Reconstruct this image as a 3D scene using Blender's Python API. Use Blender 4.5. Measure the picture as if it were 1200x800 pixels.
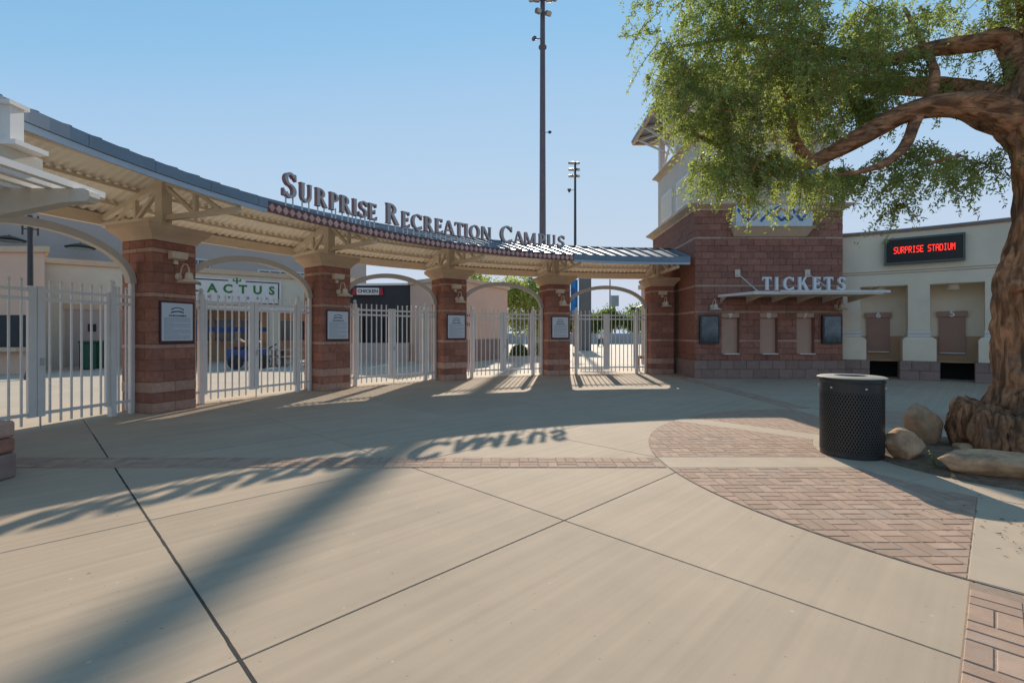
import bpy, bmesh, math, random
import numpy as np
from mathutils import Vector, Matrix, noise
random.seed(7); np.random.seed(7)
R_ = math.radians
for o in list(bpy.data.objects): bpy.data.objects.remove(o)
S = bpy.context.scene
COL = S.collection

# ------------------------------------------------------------------ camera, sky, sun, exposure
FPX, EYE, HOR = 568.0, 1.5, 391.0          # focal length in photo pixels (1200 wide), eye height, horizon row
cam = bpy.data.cameras.new('camera'); camo = bpy.data.objects.new('camera', cam); COL.objects.link(camo)
cam.sensor_width = 36.0; cam.lens = FPX/1200*36.0
camo.location = (0, 0, EYE); camo.rotation_euler = (R_(90), 0, 0)
cam.shift_y = (HOR-400)/1200.0
cam.clip_start = 0.05; cam.clip_end = 6000
S.camera = camo
SUN_EL, SUN_AZ = 28.0, 6.0                  # degrees; azimuth from +Y (view direction) towards +X
w = bpy.data.worlds.new('World'); S.world = w; w.use_nodes = True
wn = w.node_tree; bg = wn.nodes['Background']
sky = wn.nodes.new('ShaderNodeTexSky'); sky.sky_type = 'NISHITA'; sky.sun_disc = False
sky.sun_elevation = R_(SUN_EL); sky.sun_rotation = R_(SUN_AZ)
sky.air_density = 1.0; sky.dust_density = 0.0; sky.ozone_density = 1.0; sky.altitude = 0
# soften the sky's own contrast: the horizon band of the clear-air model is far brighter than this day's hazy blue
sc1 = wn.nodes.new('ShaderNodeVectorMath'); sc1.operation = 'SCALE'; sc1.inputs['Scale'].default_value = 1/12.0
cv = wn.nodes.new('ShaderNodeRGBCurve'); cv.mapping.use_clip = True
for ci_, pts_ in enumerate(([(0,0),(.10,.16),(.154,.255),(.207,.375),(.367,.49),(1,.53)], [(0,0),(.15,.31),(.248,.48),(.34,.555),(.556,.60),(1,.61)], [(0,0),(.2,.42),(.42,.73),(.55,.755),(.77,.735),(1,.72)])):
    c_ = cv.mapping.curves[ci_]
    c_.points[0].location = pts_[0]; c_.points[1].location = pts_[-1]
    for q_ in pts_[1:-1]: c_.points.new(*q_)
cv.mapping.update()
sc2 = wn.nodes.new('ShaderNodeVectorMath'); sc2.operation = 'SCALE'; sc2.inputs['Scale'].default_value = 8.0
wn.links.new(sky.outputs[0], sc1.inputs[0]); wn.links.new(sc1.outputs[0], cv.inputs['Color']); wn.links.new(cv.outputs[0], sc2.inputs[0])
wn.links.new(sc2.outputs[0], bg.inputs[0]); bg.inputs[1].default_value = 0.125
sl = bpy.data.lights.new('sun', 'SUN'); so = bpy.data.objects.new('sun', sl); COL.objects.link(so)
sl.energy = 4.3; sl.angle = R_(0.53); sl.color = (1.0, 0.90, 0.76)
sd = Vector((math.sin(R_(SUN_AZ))*math.cos(R_(SUN_EL)), math.cos(R_(SUN_AZ))*math.cos(R_(SUN_EL)), math.sin(R_(SUN_EL))))
so.rotation_euler = sd.to_track_quat('Z', 'Y').to_euler(); so.location = sd*60
S.view_settings.view_transform = 'Standard'; S.view_settings.look = 'None'
S.view_settings.exposure = 0.15; S.view_settings.gamma = 1.0; S.view_settings.use_curve_mapping = False
S.render.engine = 'CYCLES'

# ------------------------------------------------------------------ helpers
def gp(px, py):                              # photo pixel on the ground -> plan point
    d = FPX*EYE/(py-HOR); return ((px-600)/FPX*d, d)
def at(px, py, d):                           # photo pixel at depth d -> point
    return Vector(((px-600)/FPX*d, d, EYE+(HOR-py)/FPX*d))

class MB:
    def __init__(s): s.v=[]; s.f=[]; s.m=[]
    def add(s, vs, fs, mi=0):
        b=len(s.v); s.v += [tuple(p) for p in vs]; s.f += [tuple(i+b for i in f) for f in fs]; s.m += [mi]*len(fs); return s
    def hexa(s, p, mi=0):                    # p: 4 bottom ccw, 4 top ccw
        return s.add(p, [(3,2,1,0),(4,5,6,7),(0,1,5,4),(1,2,6,5),(2,3,7,6),(3,0,4,7)], mi)
    def box(s, c, d, rz=0, mi=0):
        x,y,z=c; a,b,h=d[0]/2,d[1]/2,d[2]/2; cs,sn=math.cos(rz),math.sin(rz)
        q=[(x+u*cs-v*sn, y+u*sn+v*cs) for u,v in ((-a,-b),(a,-b),(a,b),(-a,b))]
        return s.hexa([(u,v,z-h) for u,v in q]+[(u,v,z+h) for u,v in q], mi)
    def bx(s, x0,x1,y0,y1,z0,z1, mi=0): return s.box(((x0+x1)/2,(y0+y1)/2,(z0+z1)/2),(x1-x0,y1-y0,z1-z0),0,mi)
    def bar(s, a, b, wd, ht, up=(0,0,1), mi=0):  # rectangular bar from a to b
        a=Vector(a); b=Vector(b); t=(b-a).normalized(); u=Vector(up)
        if abs(t.dot(u))>0.99: u=Vector((1,0,0))
        sx=t.cross(u).normalized(); sz=sx.cross(t)
        o=[(-wd/2,-ht/2),(wd/2,-ht/2),(wd/2,ht/2),(-wd/2,ht/2)]
        P=[a+sx*i+sz*j for i,j in o]+[b+sx*i+sz*j for i,j in o]
        return s.add(P,[(0,1,2,3),(7,6,5,4),(1,0,4,5),(2,1,5,6),(3,2,6,7),(0,3,7,4)],mi)
    def tube(s, path, r, n=10, cap=True, mi=0):
        path=[Vector(p) for p in path]; rs=r if isinstance(r,(list,tuple)) else [r]*len(path)
        vs=[]; ref=Vector((0,0,1))
        for i,p in enumerate(path):
            t=(path[min(i+1,len(path)-1)]-path[max(i-1,0)]).normalized()
            rr=ref if abs(t.dot(ref))<0.95 else Vector((1,0,0))
            x=t.cross(rr).normalized(); y=x.cross(t)
            for k in range(n):
                a=2*math.pi*k/n; vs.append(p+(x*math.cos(a)+y*math.sin(a))*rs[i])
        fs=[]
        for i in range(len(path)-1):
            for k in range(n):
                fs.append((i*n+k,(i)*n+(k+1)%n,(i+1)*n+(k+1)%n,(i+1)*n+k))
        if cap: fs += [tuple(range(n))[::-1], tuple(range((len(path)-1)*n,len(path)*n))]
        return s.add(vs,fs,mi)
    def lathe(s, prof, n=24, c=(0,0,0), mi=0, cap=True):  # prof: (r,z)
        vs=[]; fs=[]
        for r,z in prof:
            for k in range(n):
                a=2*math.pi*k/n; vs.append((c[0]+r*math.cos(a),c[1]+r*math.sin(a),c[2]+z))
        for i in range(len(prof)-1):
            for k in range(n): fs.append((i*n+k,i*n+(k+1)%n,(i+1)*n+(k+1)%n,(i+1)*n+k))
        if cap: fs += [tuple(range(n))[::-1], tuple(range((len(prof)-1)*n,len(prof)*n))]
        return s.add(vs,fs,mi)
    def prism(s, poly, z0, z1, mi=0):
        n=len(poly); A=sum(poly[i][0]*poly[(i+1)%n][1]-poly[(i+1)%n][0]*poly[i][1] for i in range(n))
        if A<0: poly=poly[::-1]
        vs=[(x,y,z0) for x,y in poly]+[(x,y,z1) for x,y in poly]
        fs=[tuple(range(n))[::-1],tuple(range(n,2*n))]+[(i,(i+1)%n,n+(i+1)%n,n+i) for i in range(n)]
        return s.add(vs,fs,mi)
    def arcbar(s, r0,r1,z0,z1,a0,a1,n, mi=0, zt=None):   # curved bar about CEN, angles in degrees; z may be function of r
        vs=[]; fs=[]
        for i in range(n+1):
            a=R_(a0+(a1-a0)*i/n); c,sn=math.cos(a),math.sin(a)
            zz=zt(r0,r1) if zt else (z0,z0,z1,z1)
            for (r,z) in ((r0,zz[0]),(r1,zz[1]),(r1,zz[3]),(r0,zz[2])):
                vs.append((CEN[0]+r*c,CEN[1]+r*sn,z))
        for i in range(n):
            for k in range(4): fs.append((i*4+k,i*4+(k+1)%4,(i+1)*4+(k+1)%4,(i+1)*4+k))
        fs += [(3,2,1,0),(n*4,n*4+1,n*4+2,n*4+3)]
        return s.add(vs,fs,mi)
    def mesh(s, name, mats, smooth=False, bevel=0, fix=True):
        me=bpy.data.meshes.new(name); me.from_pydata(s.v,[],s.f)
        for m in (mats if isinstance(mats,(list,tuple)) else [mats]): me.materials.append(m)
        if len(set(s.m))>1: me.polygons.foreach_set('material_index', s.m)
        if fix or bevel:
            bm=bmesh.new(); bm.from_mesh(me)
            if bevel: bmesh.ops.bevel(bm, geom=bm.edges[:], offset=bevel, segments=1, affect='EDGES', clamp_overlap=True)
            if fix: bmesh.ops.recalc_face_normals(bm, faces=bm.faces[:])
            bm.to_mesh(me); bm.free()
        if smooth:
            me.polygons.foreach_set('use_smooth',[True]*len(me.polygons))
            if smooth!='all':
                try: me.set_sharp_from_angle(angle=R_(38))
                except Exception: pass
        me.update(); return me
    def build(s, name, mats, parent=None, smooth=False, bevel=0, fix=True):
        return link(name, s.mesh(name,mats,smooth,bevel,fix), parent)

def link(name, me, parent=None, loc=None, rz=0):
    o=bpy.data.objects.new(name, me); COL.objects.link(o)
    if parent: o.parent=parent
    if loc is not None: o.location=loc
    if rz: o.rotation_euler=(0,0,rz)
    return o
def tag(o, label, cat=None, group=None, kind=None):
    o['label']=label
    if cat: o['category']=cat
    if group: o['group']=group
    if kind: o['kind']=kind
    return o
def thing(name, label, cat, loc=(0,0,0), rz=0, group=None):
    o=link(name,None,None,loc,rz); o.empty_display_size=.2; return tag(o,label,cat,group)
def struct(o, label=None):
    o['kind']='structure'
    if label: o['label']=label
    return o
def copytree(o, parent=None):
    c=o.copy(); COL.objects.link(c); c.parent=parent
    for ch in list(o.children): copytree(ch,c)
    return c

CEN=(5.7,5.0)                                # centre of the curved plaza front
def arcp(a,r): return (CEN[0]+r*math.cos(R_(a)), CEN[1]+r*math.sin(R_(a)))
def arot(a): return R_(a-90)                 # local x runs along the arc to the right, local y points away from the plaza
def ray_arc(px,r):                           # angle at which the view column px meets the arc of radius r (far side)
    t=(px-600)/FPX; A=1+t*t; B=-2*(t*CEN[0]+CEN[1]); C=CEN[0]**2+CEN[1]**2-r*r
    d=(-B+math.sqrt(B*B-4*A*C))/(2*A); return math.degrees(math.atan2(d-CEN[1],t*d-CEN[0]))

# ------------------------------------------------------------------ materials
MATS={}
def mat(name, col, rough=.6, metal=0., var=.0, nscale=8., bump=0., bscale=60., rnd=0., streak=None, dirt=None, spec=.5, coat=0., coords='Object', emis=None, trans=0., ridge=False, speck=None):
    if name in MATS: return MATS[name]
    m=bpy.data.materials.new(name); m.use_nodes=True; nt=m.node_tree; N=nt.nodes; L=nt.links
    b=N['Principled BSDF']; b.inputs['Roughness'].default_value=rough; b.inputs['Metallic'].default_value=metal
    b.inputs['Specular IOR Level'].default_value=spec
    if coat: b.inputs['Coat Weight'].default_value=coat
    c4=(col[0],col[1],col[2],1); b.inputs['Base Color'].default_value=c4
    cur=None
    geo=N.new('ShaderNodeNewGeometry')
    tc=N.new('ShaderNodeTexCoord')
    src=tc.outputs['Object'] if coords=='Object' else geo.outputs['Position']
    def mul(cur, facsock, lo, hi):
        mr=N.new('ShaderNodeMapRange'); mr.inputs['From Min'].default_value=lo[0]; mr.inputs['From Max'].default_value=hi[0]
        mr.inputs['To Min'].default_value=lo[1]; mr.inputs['To Max'].default_value=hi[1]; L.new(facsock, mr.inputs['Value'])
        vm=N.new('ShaderNodeVectorMath'); vm.operation='SCALE'
        if cur is None: vm.inputs[0].default_value=col
        else: L.new(cur, vm.inputs[0])
        L.new(mr.outputs[0], vm.inputs['Scale']); return vm.outputs[0]
    if var:
        n=N.new('ShaderNodeTexNoise'); n.inputs['Scale'].default_value=nscale; n.inputs['Detail'].default_value=6; n.inputs['Roughness'].default_value=.62
        L.new(src,n.inputs['Vector']); cur=mul(cur,n.outputs['Fac'],(.3,1-var),(.7,1+var))
    if rnd:
        oi=N.new('ShaderNodeObjectInfo'); cur=mul(cur,oi.outputs['Random'],(0,1-rnd),(1,1+rnd))
    if streak:                               # (scale vector, rotation z, strength)
        m0=N.new('ShaderNodeMapping'); m0.inputs['Rotation'].default_value=(0,0,streak[1]); mp=N.new('ShaderNodeMapping'); mp.inputs['Scale'].default_value=streak[0]
        L.new(geo.outputs['Position'],m0.inputs['Vector']); L.new(m0.outputs[0],mp.inputs['Vector']); n=N.new('ShaderNodeTexNoise'); n.inputs['Scale'].default_value=1; n.inputs['Detail'].default_value=5
        L.new(mp.outputs[0],n.inputs['Vector']); cur=mul(cur,n.outputs['Fac'],(.3,1-streak[2]),(.7,1+streak[2]))
    if dirt:                                 # (scale, colour, threshold, amount)
        n=N.new('ShaderNodeTexNoise'); n.inputs['Scale'].default_value=dirt[0]; n.inputs['Detail'].default_value=8; n.inputs['Roughness'].default_value=.7
        L.new(geo.outputs['Position'],n.inputs['Vector'])
        mr=N.new('ShaderNodeMapRange'); mr.inputs['From Min'].default_value=dirt[2]; mr.inputs['From Max'].default_value=dirt[2]+.12; mr.inputs['To Max'].default_value=dirt[3]
        L.new(n.outputs['Fac'],mr.inputs['Value'])
        mx=N.new('ShaderNodeMix'); mx.data_type='RGBA'; L.new(mr.outputs[0],mx.inputs['Factor'])
        if cur is None: mx.inputs['A'].default_value=c4
        else: L.new(cur,mx.inputs['A'])
        mx.inputs['B'].default_value=(*dirt[1],1); cur=mx.outputs['Result']
    if speck:                                # (cell scale, colour, radius): spots of grit and gum
        for sc_,cc_,rr_ in speck:
            v=N.new('ShaderNodeTexVoronoi'); v.voronoi_dimensions='2D'; v.inputs['Scale'].default_value=sc_; L.new(geo.outputs['Position'],v.inputs['Vector'])
            wh=N.new('ShaderNodeSeparateColor'); L.new(v.outputs['Color'],wh.inputs[0])
            th=N.new('ShaderNodeMath'); th.operation='MULTIPLY'; L.new(wh.outputs[0],th.inputs[0]); th.inputs[1].default_value=rr_
            lt=N.new('ShaderNodeMath'); lt.operation='LESS_THAN'; L.new(v.outputs['Distance'],lt.inputs[0]); L.new(th.outputs[0],lt.inputs[1])
            gt=N.new('ShaderNodeMath'); gt.operation='GREATER_THAN'; L.new(wh.outputs[1],gt.inputs[0]); gt.inputs[1].default_value=.45
            ml=N.new('ShaderNodeMath'); ml.operation='MULTIPLY'; L.new(lt.outputs[0],ml.inputs[0]); L.new(gt.outputs[0],ml.inputs[1])
            fa=N.new('ShaderNodeMath'); fa.operation='MULTIPLY'; L.new(ml.outputs[0],fa.inputs[0]); fa.inputs[1].default_value=.6
            mx=N.new('ShaderNodeMix'); mx.data_type='RGBA'; L.new(fa.outputs[0],mx.inputs['Factor']); mx.inputs['B'].default_value=(*cc_,1); L.new(cur,mx.inputs['A']); cur=mx.outputs['Result']
    if cur is not None: L.new(cur,b.inputs['Base Color'])
    if ridge:                                # long fissures following the grain
        mp=N.new('ShaderNodeMapping'); mp.inputs['Scale'].default_value=ridge; mp.inputs['Rotation'].default_value=(.12,.18,0); L.new(geo.outputs['Position'],mp.inputs['Vector'])
        n=N.new('ShaderNodeTexNoise'); n.inputs['Scale'].default_value=1; n.inputs['Detail'].default_value=6; n.inputs['Distortion'].default_value=.8; L.new(mp.outputs[0],n.inputs['Vector'])
        cur=mul(cur,n.outputs['Fac'],(.36,.42),(.62,1.25)); L.new(cur,b.inputs['Base Color'])
        bp=N.new('ShaderNodeBump'); bp.inputs['Strength'].default_value=1; bp.inputs['Distance'].default_value=.05; L.new(n.outputs['Fac'],bp.inputs['Height']); L.new(bp.outputs[0],b.inputs['Normal'])
    elif bump:
        n=N.new('ShaderNodeTexNoise'); n.inputs['Scale'].default_value=bscale; n.inputs['Detail'].default_value=5; L.new(src,n.inputs['Vector'])
        bp=N.new('ShaderNodeBump'); bp.inputs['Strength'].default_value=min(1,bump); bp.inputs['Distance'].default_value=.01*max(1,bump); L.new(n.outputs['Fac'],bp.inputs['Height']); L.new(bp.outputs[0],b.inputs['Normal'])
    if emis: b.inputs['Emission Color'].default_value=(*emis[0],1); b.inputs['Emission Strength'].default_value=emis[1]
    MATS[name]=m; return m

M_conc=mat('concrete',(.52,.395,.275),.85,0,.08,1.1,.12,220,rnd=.04,streak=((.16,12,1),R_(-45),.08),dirt=(.55,(.42,.315,.22),.55,.5),coords='W',spec=.35,speck=((2.6,(.66,.56,.44),.030),(1.9,(.16,.12,.09),.022),(7,(.30,.23,.17),.045)))
M_conc2=mat('concrete_smooth',(.55,.42,.295),.85,0,.09,2.0,.12,220,dirt=(.8,(.43,.325,.23),.58,.35),coords='W',spec=.35)
M_crear=mat('concrete_rear',(.60,.49,.36),.8,0,.09,.7,.2,80,coords='W',dirt=(.3,(.48,.39,.29),.57,.4))
M_ground=mat('dry_ground',(.16,.125,.09),.95,0,.2,.8,.3,30,coords='W')
M_joint=mat('joint_sand',(.05,.04,.034),.95,0,.2,20)
M_sand=mat('paver_sand',(.36,.255,.18),.95,0,.2,20,coords='W')
M_paver=mat('paver_clay',(0.485,0.318,0.222),.88,0,.13,7,.25,180,rnd=.13,coords='W',dirt=(2.4,(.45,.36,.285),.54,.5),spec=.3)
M_block=mat('split_stone_brown',(0.355,0.16,0.113),.9,0,.20,11,.8,38,rnd=.17,coords='W',spec=.25)
M_blockl=mat('split_stone_pale',(0.52,0.315,0.235),.88,0,.15,11,.8,45,rnd=.12,coords='W',spec=.25)
M_mortar=mat('mortar',(0.29,0.15,0.11),.95,0,.1,20)
M_tan=mat('tan_stucco',(0.66,0.48,0.325),.85,0,.07,3,.35,120,coords='W',spec=.3)
M_steel=mat('tan_painted_steel',(0.79,0.68,0.535),.5,0,.04,4,.0,coords='W')
M_deck=mat('tan_metal_deck',(0.87,0.81,0.7),.45,0,.04,2,coords='W')
M_white=mat('white_gate_paint',(0.792,0.739,0.679),.4,0,.05,3,coords='W',dirt=(6,(.45,.42,.38),.62,.35))
M_arch=mat('arch_paint',(0.6,0.54,0.46),.45,0,.05,3,coords='W')
M_roof=mat('blue_grey_roof',(.24,.265,.30),.45,.55,.06,2,coords='W',rnd=.05)
M_fascia=mat('blue_grey_fascia',(.20,.26,.33),.45,0,.08,2,coords='W',rnd=.06)
M_gutter=mat('pale_gutter',(.45,.52,.60),.45,0,.05,3,coords='W')
M_maroon=mat('maroon_band',(.20,.085,.08),.6,0,.1,5)
M_diam=mat('rose_tile',(0.72,0.42,0.35),.6,0,.12,8,rnd=.12,coords='W')
M_lface=mat('letter_face_grey',(0.54,0.48,0.45),.45,0,.08,6,coords='W')
M_lside=mat('letter_side_rust',(.30,.15,.13),.55,0,.1,6,coords='W')
M_galv=mat('galvanised',(.55,.57,.58),.4,.6,.06,6,coords='W')
M_lwhite=mat('letter_blue_white',(0.86,0.88,0.9),.4)
M_pwhite=mat('white_paint',(0.814,0.765,0.707),.5,0,.04,4,coords='W')
M_cream=mat('cream_stucco',(.62,.57,.49),.9,0,.06,1.2,.3,120,coords='W',spec=.25)
M_wing=mat('wing_stucco',(0.88,0.73,0.55),.9,0,.07,1.2,.35,120,coords='W',dirt=(.7,(.45,.38,.30),.6,.3),spec=.25)
M_wing2=mat('wing_stucco_dark',(0.512,0.33,0.198),.9,0,.07,1.5,.3,120,coords='W',spec=.25)
M_pstone=mat('purple_stone',(0.33,0.215,0.175),.9,0,.15,9,.8,45,rnd=.1,coords='W')
M_shut=mat('brown_shutter',(0.403,0.221,0.155),.5,0,.05,4,coords='W')
M_shut2=mat('rose_shutter',(0.573,0.345,0.249),.5,0,.05,4,coords='W')
M_black=mat('black_liner_shade',(.012,.011,.011),.8)  # near-black colour: bin liner, and painted shade in the booth recess and bin hole
M_bmetal=mat('black_metal',(.032,.031,.03),.38,.0,.1,20,coords='W')
M_mesh=mat('bin_mesh_metal',(0.06,0.056,0.05),.35,.0,.1,20,coords='W')
M_rim=mat('tan_rim',(.42,.36,.28),.55,0,.15,12,coords='W')
M_glass=mat('case_glass',(.035,.045,.055),.12,0,.0,spec=.5)
def glassmat(name):
    m=bpy.data.materials.new(name); m.use_nodes=True; N=m.node_tree.nodes; L=m.node_tree.links
    for n in list(N): N.remove(n)
    o=N.new('ShaderNodeOutputMaterial'); t=N.new('ShaderNodeBsdfTransparent'); t.inputs[0].default_value=(.72,.78,.80,1); g=N.new('ShaderNodeBsdfGlossy'); g.inputs['Roughness'].default_value=.05
    f=N.new('ShaderNodeFresnel'); f.inputs['IOR'].default_value=1.5; x=N.new('ShaderNodeMixShader'); L.new(f.outputs[0],x.inputs[0]); L.new(t.outputs[0],x.inputs[1]); L.new(g.outputs[0],x.inputs[2]); L.new(x.outputs[0],o.inputs[0])
    return m
M_glass2=glassmat('clear_glass')
M_poster=mat('poster_print',(.28,.31,.34),.5,0,.85,5)
M_notice=mat('notice_white',(.66,.70,.73),.5)
M_print=mat('print_dark',(.045,.045,.06),.6)
M_printg=mat('print_grey',(.36,.38,.41),.6)
M_frame=mat('maroon_frame',(.09,.025,.03),.5)
M_led=mat('led_panel',(.012,.008,.008),.35)
M_ledf=mat('led_frame_green',(.10,.13,.105),.5,0,.1,6)
M_red=mat('led_red',(.6,.02,.01),.5,emis=((1,.035,.02),1.6))
M_lamp=mat('lamp_cream_metal',(0.732,0.587,0.439),.45,0,.08,8,coords='W')
M_blue=mat('mural_blue',(.035,.135,.33),.5,0,.1,8)
M_murw=mat('mural_white',(.66,.70,.71),.5,0,.06,8)
M_muro=mat('mural_orange',(.50,.24,.12),.5,0,.1,8)
M_upper=mat('upper_storey',(0.708,0.587,0.464),.85,0,.05,2,.2,90,coords='W')
M_mast=mat('mast_steel',(.15,.115,.125),.5,.3,.15,.8,coords='W')
M_mast2=mat('mast_dark',(.055,.06,.06),.5,.3,.1,3,coords='W')
M_head=mat('flood_head',(.20,.15,.13),.5,.2,.2,3,coords='W')
M_glassl=mat('lens',(.45,.40,.34),.2)
M_grey=mat('grey_lavender_wall',(0.512,0.422,0.37),.9,0,.05,1,.2,60,coords='W')
M_pale=mat('pale_green_wall',(0.732,0.644,0.503),.9,0,.05,1,.2,60,coords='W')
M_pink=mat('pink_tan_wall',(0.732,0.489,0.365),.9,0,.05,1,.2,60,coords='W')
M_char=mat('charcoal_wall',(.052,.047,.052),.85,0,.08,2,coords='W')
M_win=mat('window_glass',(.05,.085,.13),.1,0,spec=.7)
M_green=mat('sign_green',(.05,.20,.045),.6)
M_bin=mat('green_bin',(.012,.10,.05),.5,0,.1,5)
M_redp=mat('red_paint',(.45,.02,.03),.5)
M_banner=mat('blue_banner',(.012,.20,.55),.6,0,.25,3,coords='W')
M_pillar=mat('grey_pillar',(.14,.145,.15),.8,0,.1,3,coords='W')
M_bark=mat('bark',(0.45,0.215,0.109),.95,0,.35,6,1.0,30,dirt=(2.4,(.19,.125,.085),.5,.7),coords='W',spec=.2,ridge=(15,15,2.2))
M_limb=mat('limb_bark',(0.45,0.215,0.109),.95,0,.35,6,1.0,30,dirt=(2.4,(.19,.125,.085),.5,.7),coords='W',spec=.2,ridge=(2.4,14,14))
M_rock=mat('rock_tan',(0.55,0.335,0.19),.9,0,.28,5,1.0,22,rnd=.12,dirt=(3,(.27,.165,.11),.52,.7),coords='W',spec=.25)
M_soil=mat('planter_soil',(0.22,0.14,0.085),.95,0,.4,14,1.5,40,coords='W')
M_wood=mat('brown_wood',(.20,.10,.055),.7,0,.2,9)
M_bluep=mat('blue_plastic',(.02,.07,.26),.5,0,.15,6)
M_dark=mat('dark_stuff',(.03,.032,.035),.7,0,.2,8)
M_fence=mat('grey_fence',(.38,.39,.39),.8,0,.08,1,coords='W')
M_skin=mat('skin',(.35,.2,.14),.6)
M_litter=mat('dry_leaf',(.25,.13,.055),.8,0,.3,30,coords='W')

def leafmat(name, c1, c2):
    m=bpy.data.materials.new(name); m.use_nodes=True; nt=m.node_tree; N=nt.nodes; L=nt.links
    for n in list(N): N.remove(n)
    out=N.new('ShaderNodeOutputMaterial'); g=N.new('ShaderNodeNewGeometry')
    no=N.new('ShaderNodeTexNoise'); no.inputs['Scale'].default_value=1.7; no.inputs['Detail'].default_value=3
    L.new(g.outputs['Position'],no.inputs['Vector'])
    ad=N.new('ShaderNodeMath'); ad.operation='MULTIPLY_ADD'; ad.inputs[1].default_value=.55; L.new(g.outputs['Random Per Island'],ad.inputs[0])
    ad2=N.new('ShaderNodeMath'); ad2.operation='MULTIPLY_ADD'; ad2.inputs[1].default_value=1.2; ad2.inputs[2].default_value=-.36; L.new(no.outputs['Fac'],ad2.inputs[0]); L.new(ad2.outputs[0],ad.inputs[2])
    mx=N.new('ShaderNodeMix'); mx.data_type='RGBA'; mx.inputs['A'].default_value=(*c1,1); mx.inputs['B'].default_value=(*c2,1); mx.clamp_factor=True
    L.new(ad.outputs[0],mx.inputs['Factor'])
    d=N.new('ShaderNodeBsdfPrincipled'); d.inputs['Roughness'].default_value=.5; d.inputs['Specular IOR Level'].default_value=.3; L.new(mx.outputs['Result'],d.inputs['Base Color'])
    t=N.new('ShaderNodeBsdfTranslucent'); sc=N.new('ShaderNodeVectorMath'); sc.operation='MULTIPLY'; sc.inputs[1].default_value=(1.35,1.45,.7)
    L.new(mx.outputs['Result'],sc.inputs[0]); L.new(sc.outputs[0],t.inputs['Color'])
    ms=N.new('ShaderNodeMixShader'); ms.inputs[0].default_value=.58; L.new(d.outputs[0],ms.inputs[1]); L.new(t.outputs[0],ms.inputs[2]); L.new(ms.outputs[0],out.inputs['Surface'])
    return m
M_leaf=leafmat('leaf_green',(.18,.20,.09),(.43,.46,.19))
M_leaf2=leafmat('leaf_dark_green',(.09,.12,.04),(.22,.27,.08))

def text_mesh(s, size, ext, name, m, align='CENTER', bold=0.):
    cu=bpy.data.curves.new(name,'FONT'); cu.body=s; cu.size=size; cu.extrude=ext; cu.align_x=align; cu.align_y='CENTER'; cu.resolution_u=3; cu.offset=bold
    ob=bpy.data.objects.new(name,cu); COL.objects.link(ob)
    dg=bpy.context.evaluated_depsgraph_get(); dg.update()
    me=bpy.data.meshes.new_from_object(ob.evaluated_get(dg)); COL.objects.unlink(ob); bpy.data.objects.remove(ob)
    me.materials.clear(); me.materials.append(m); me.name=name
    me.transform(Matrix.Rotation(R_(90),4,'X'))          # stands upright, reads from -y
    return me

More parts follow.
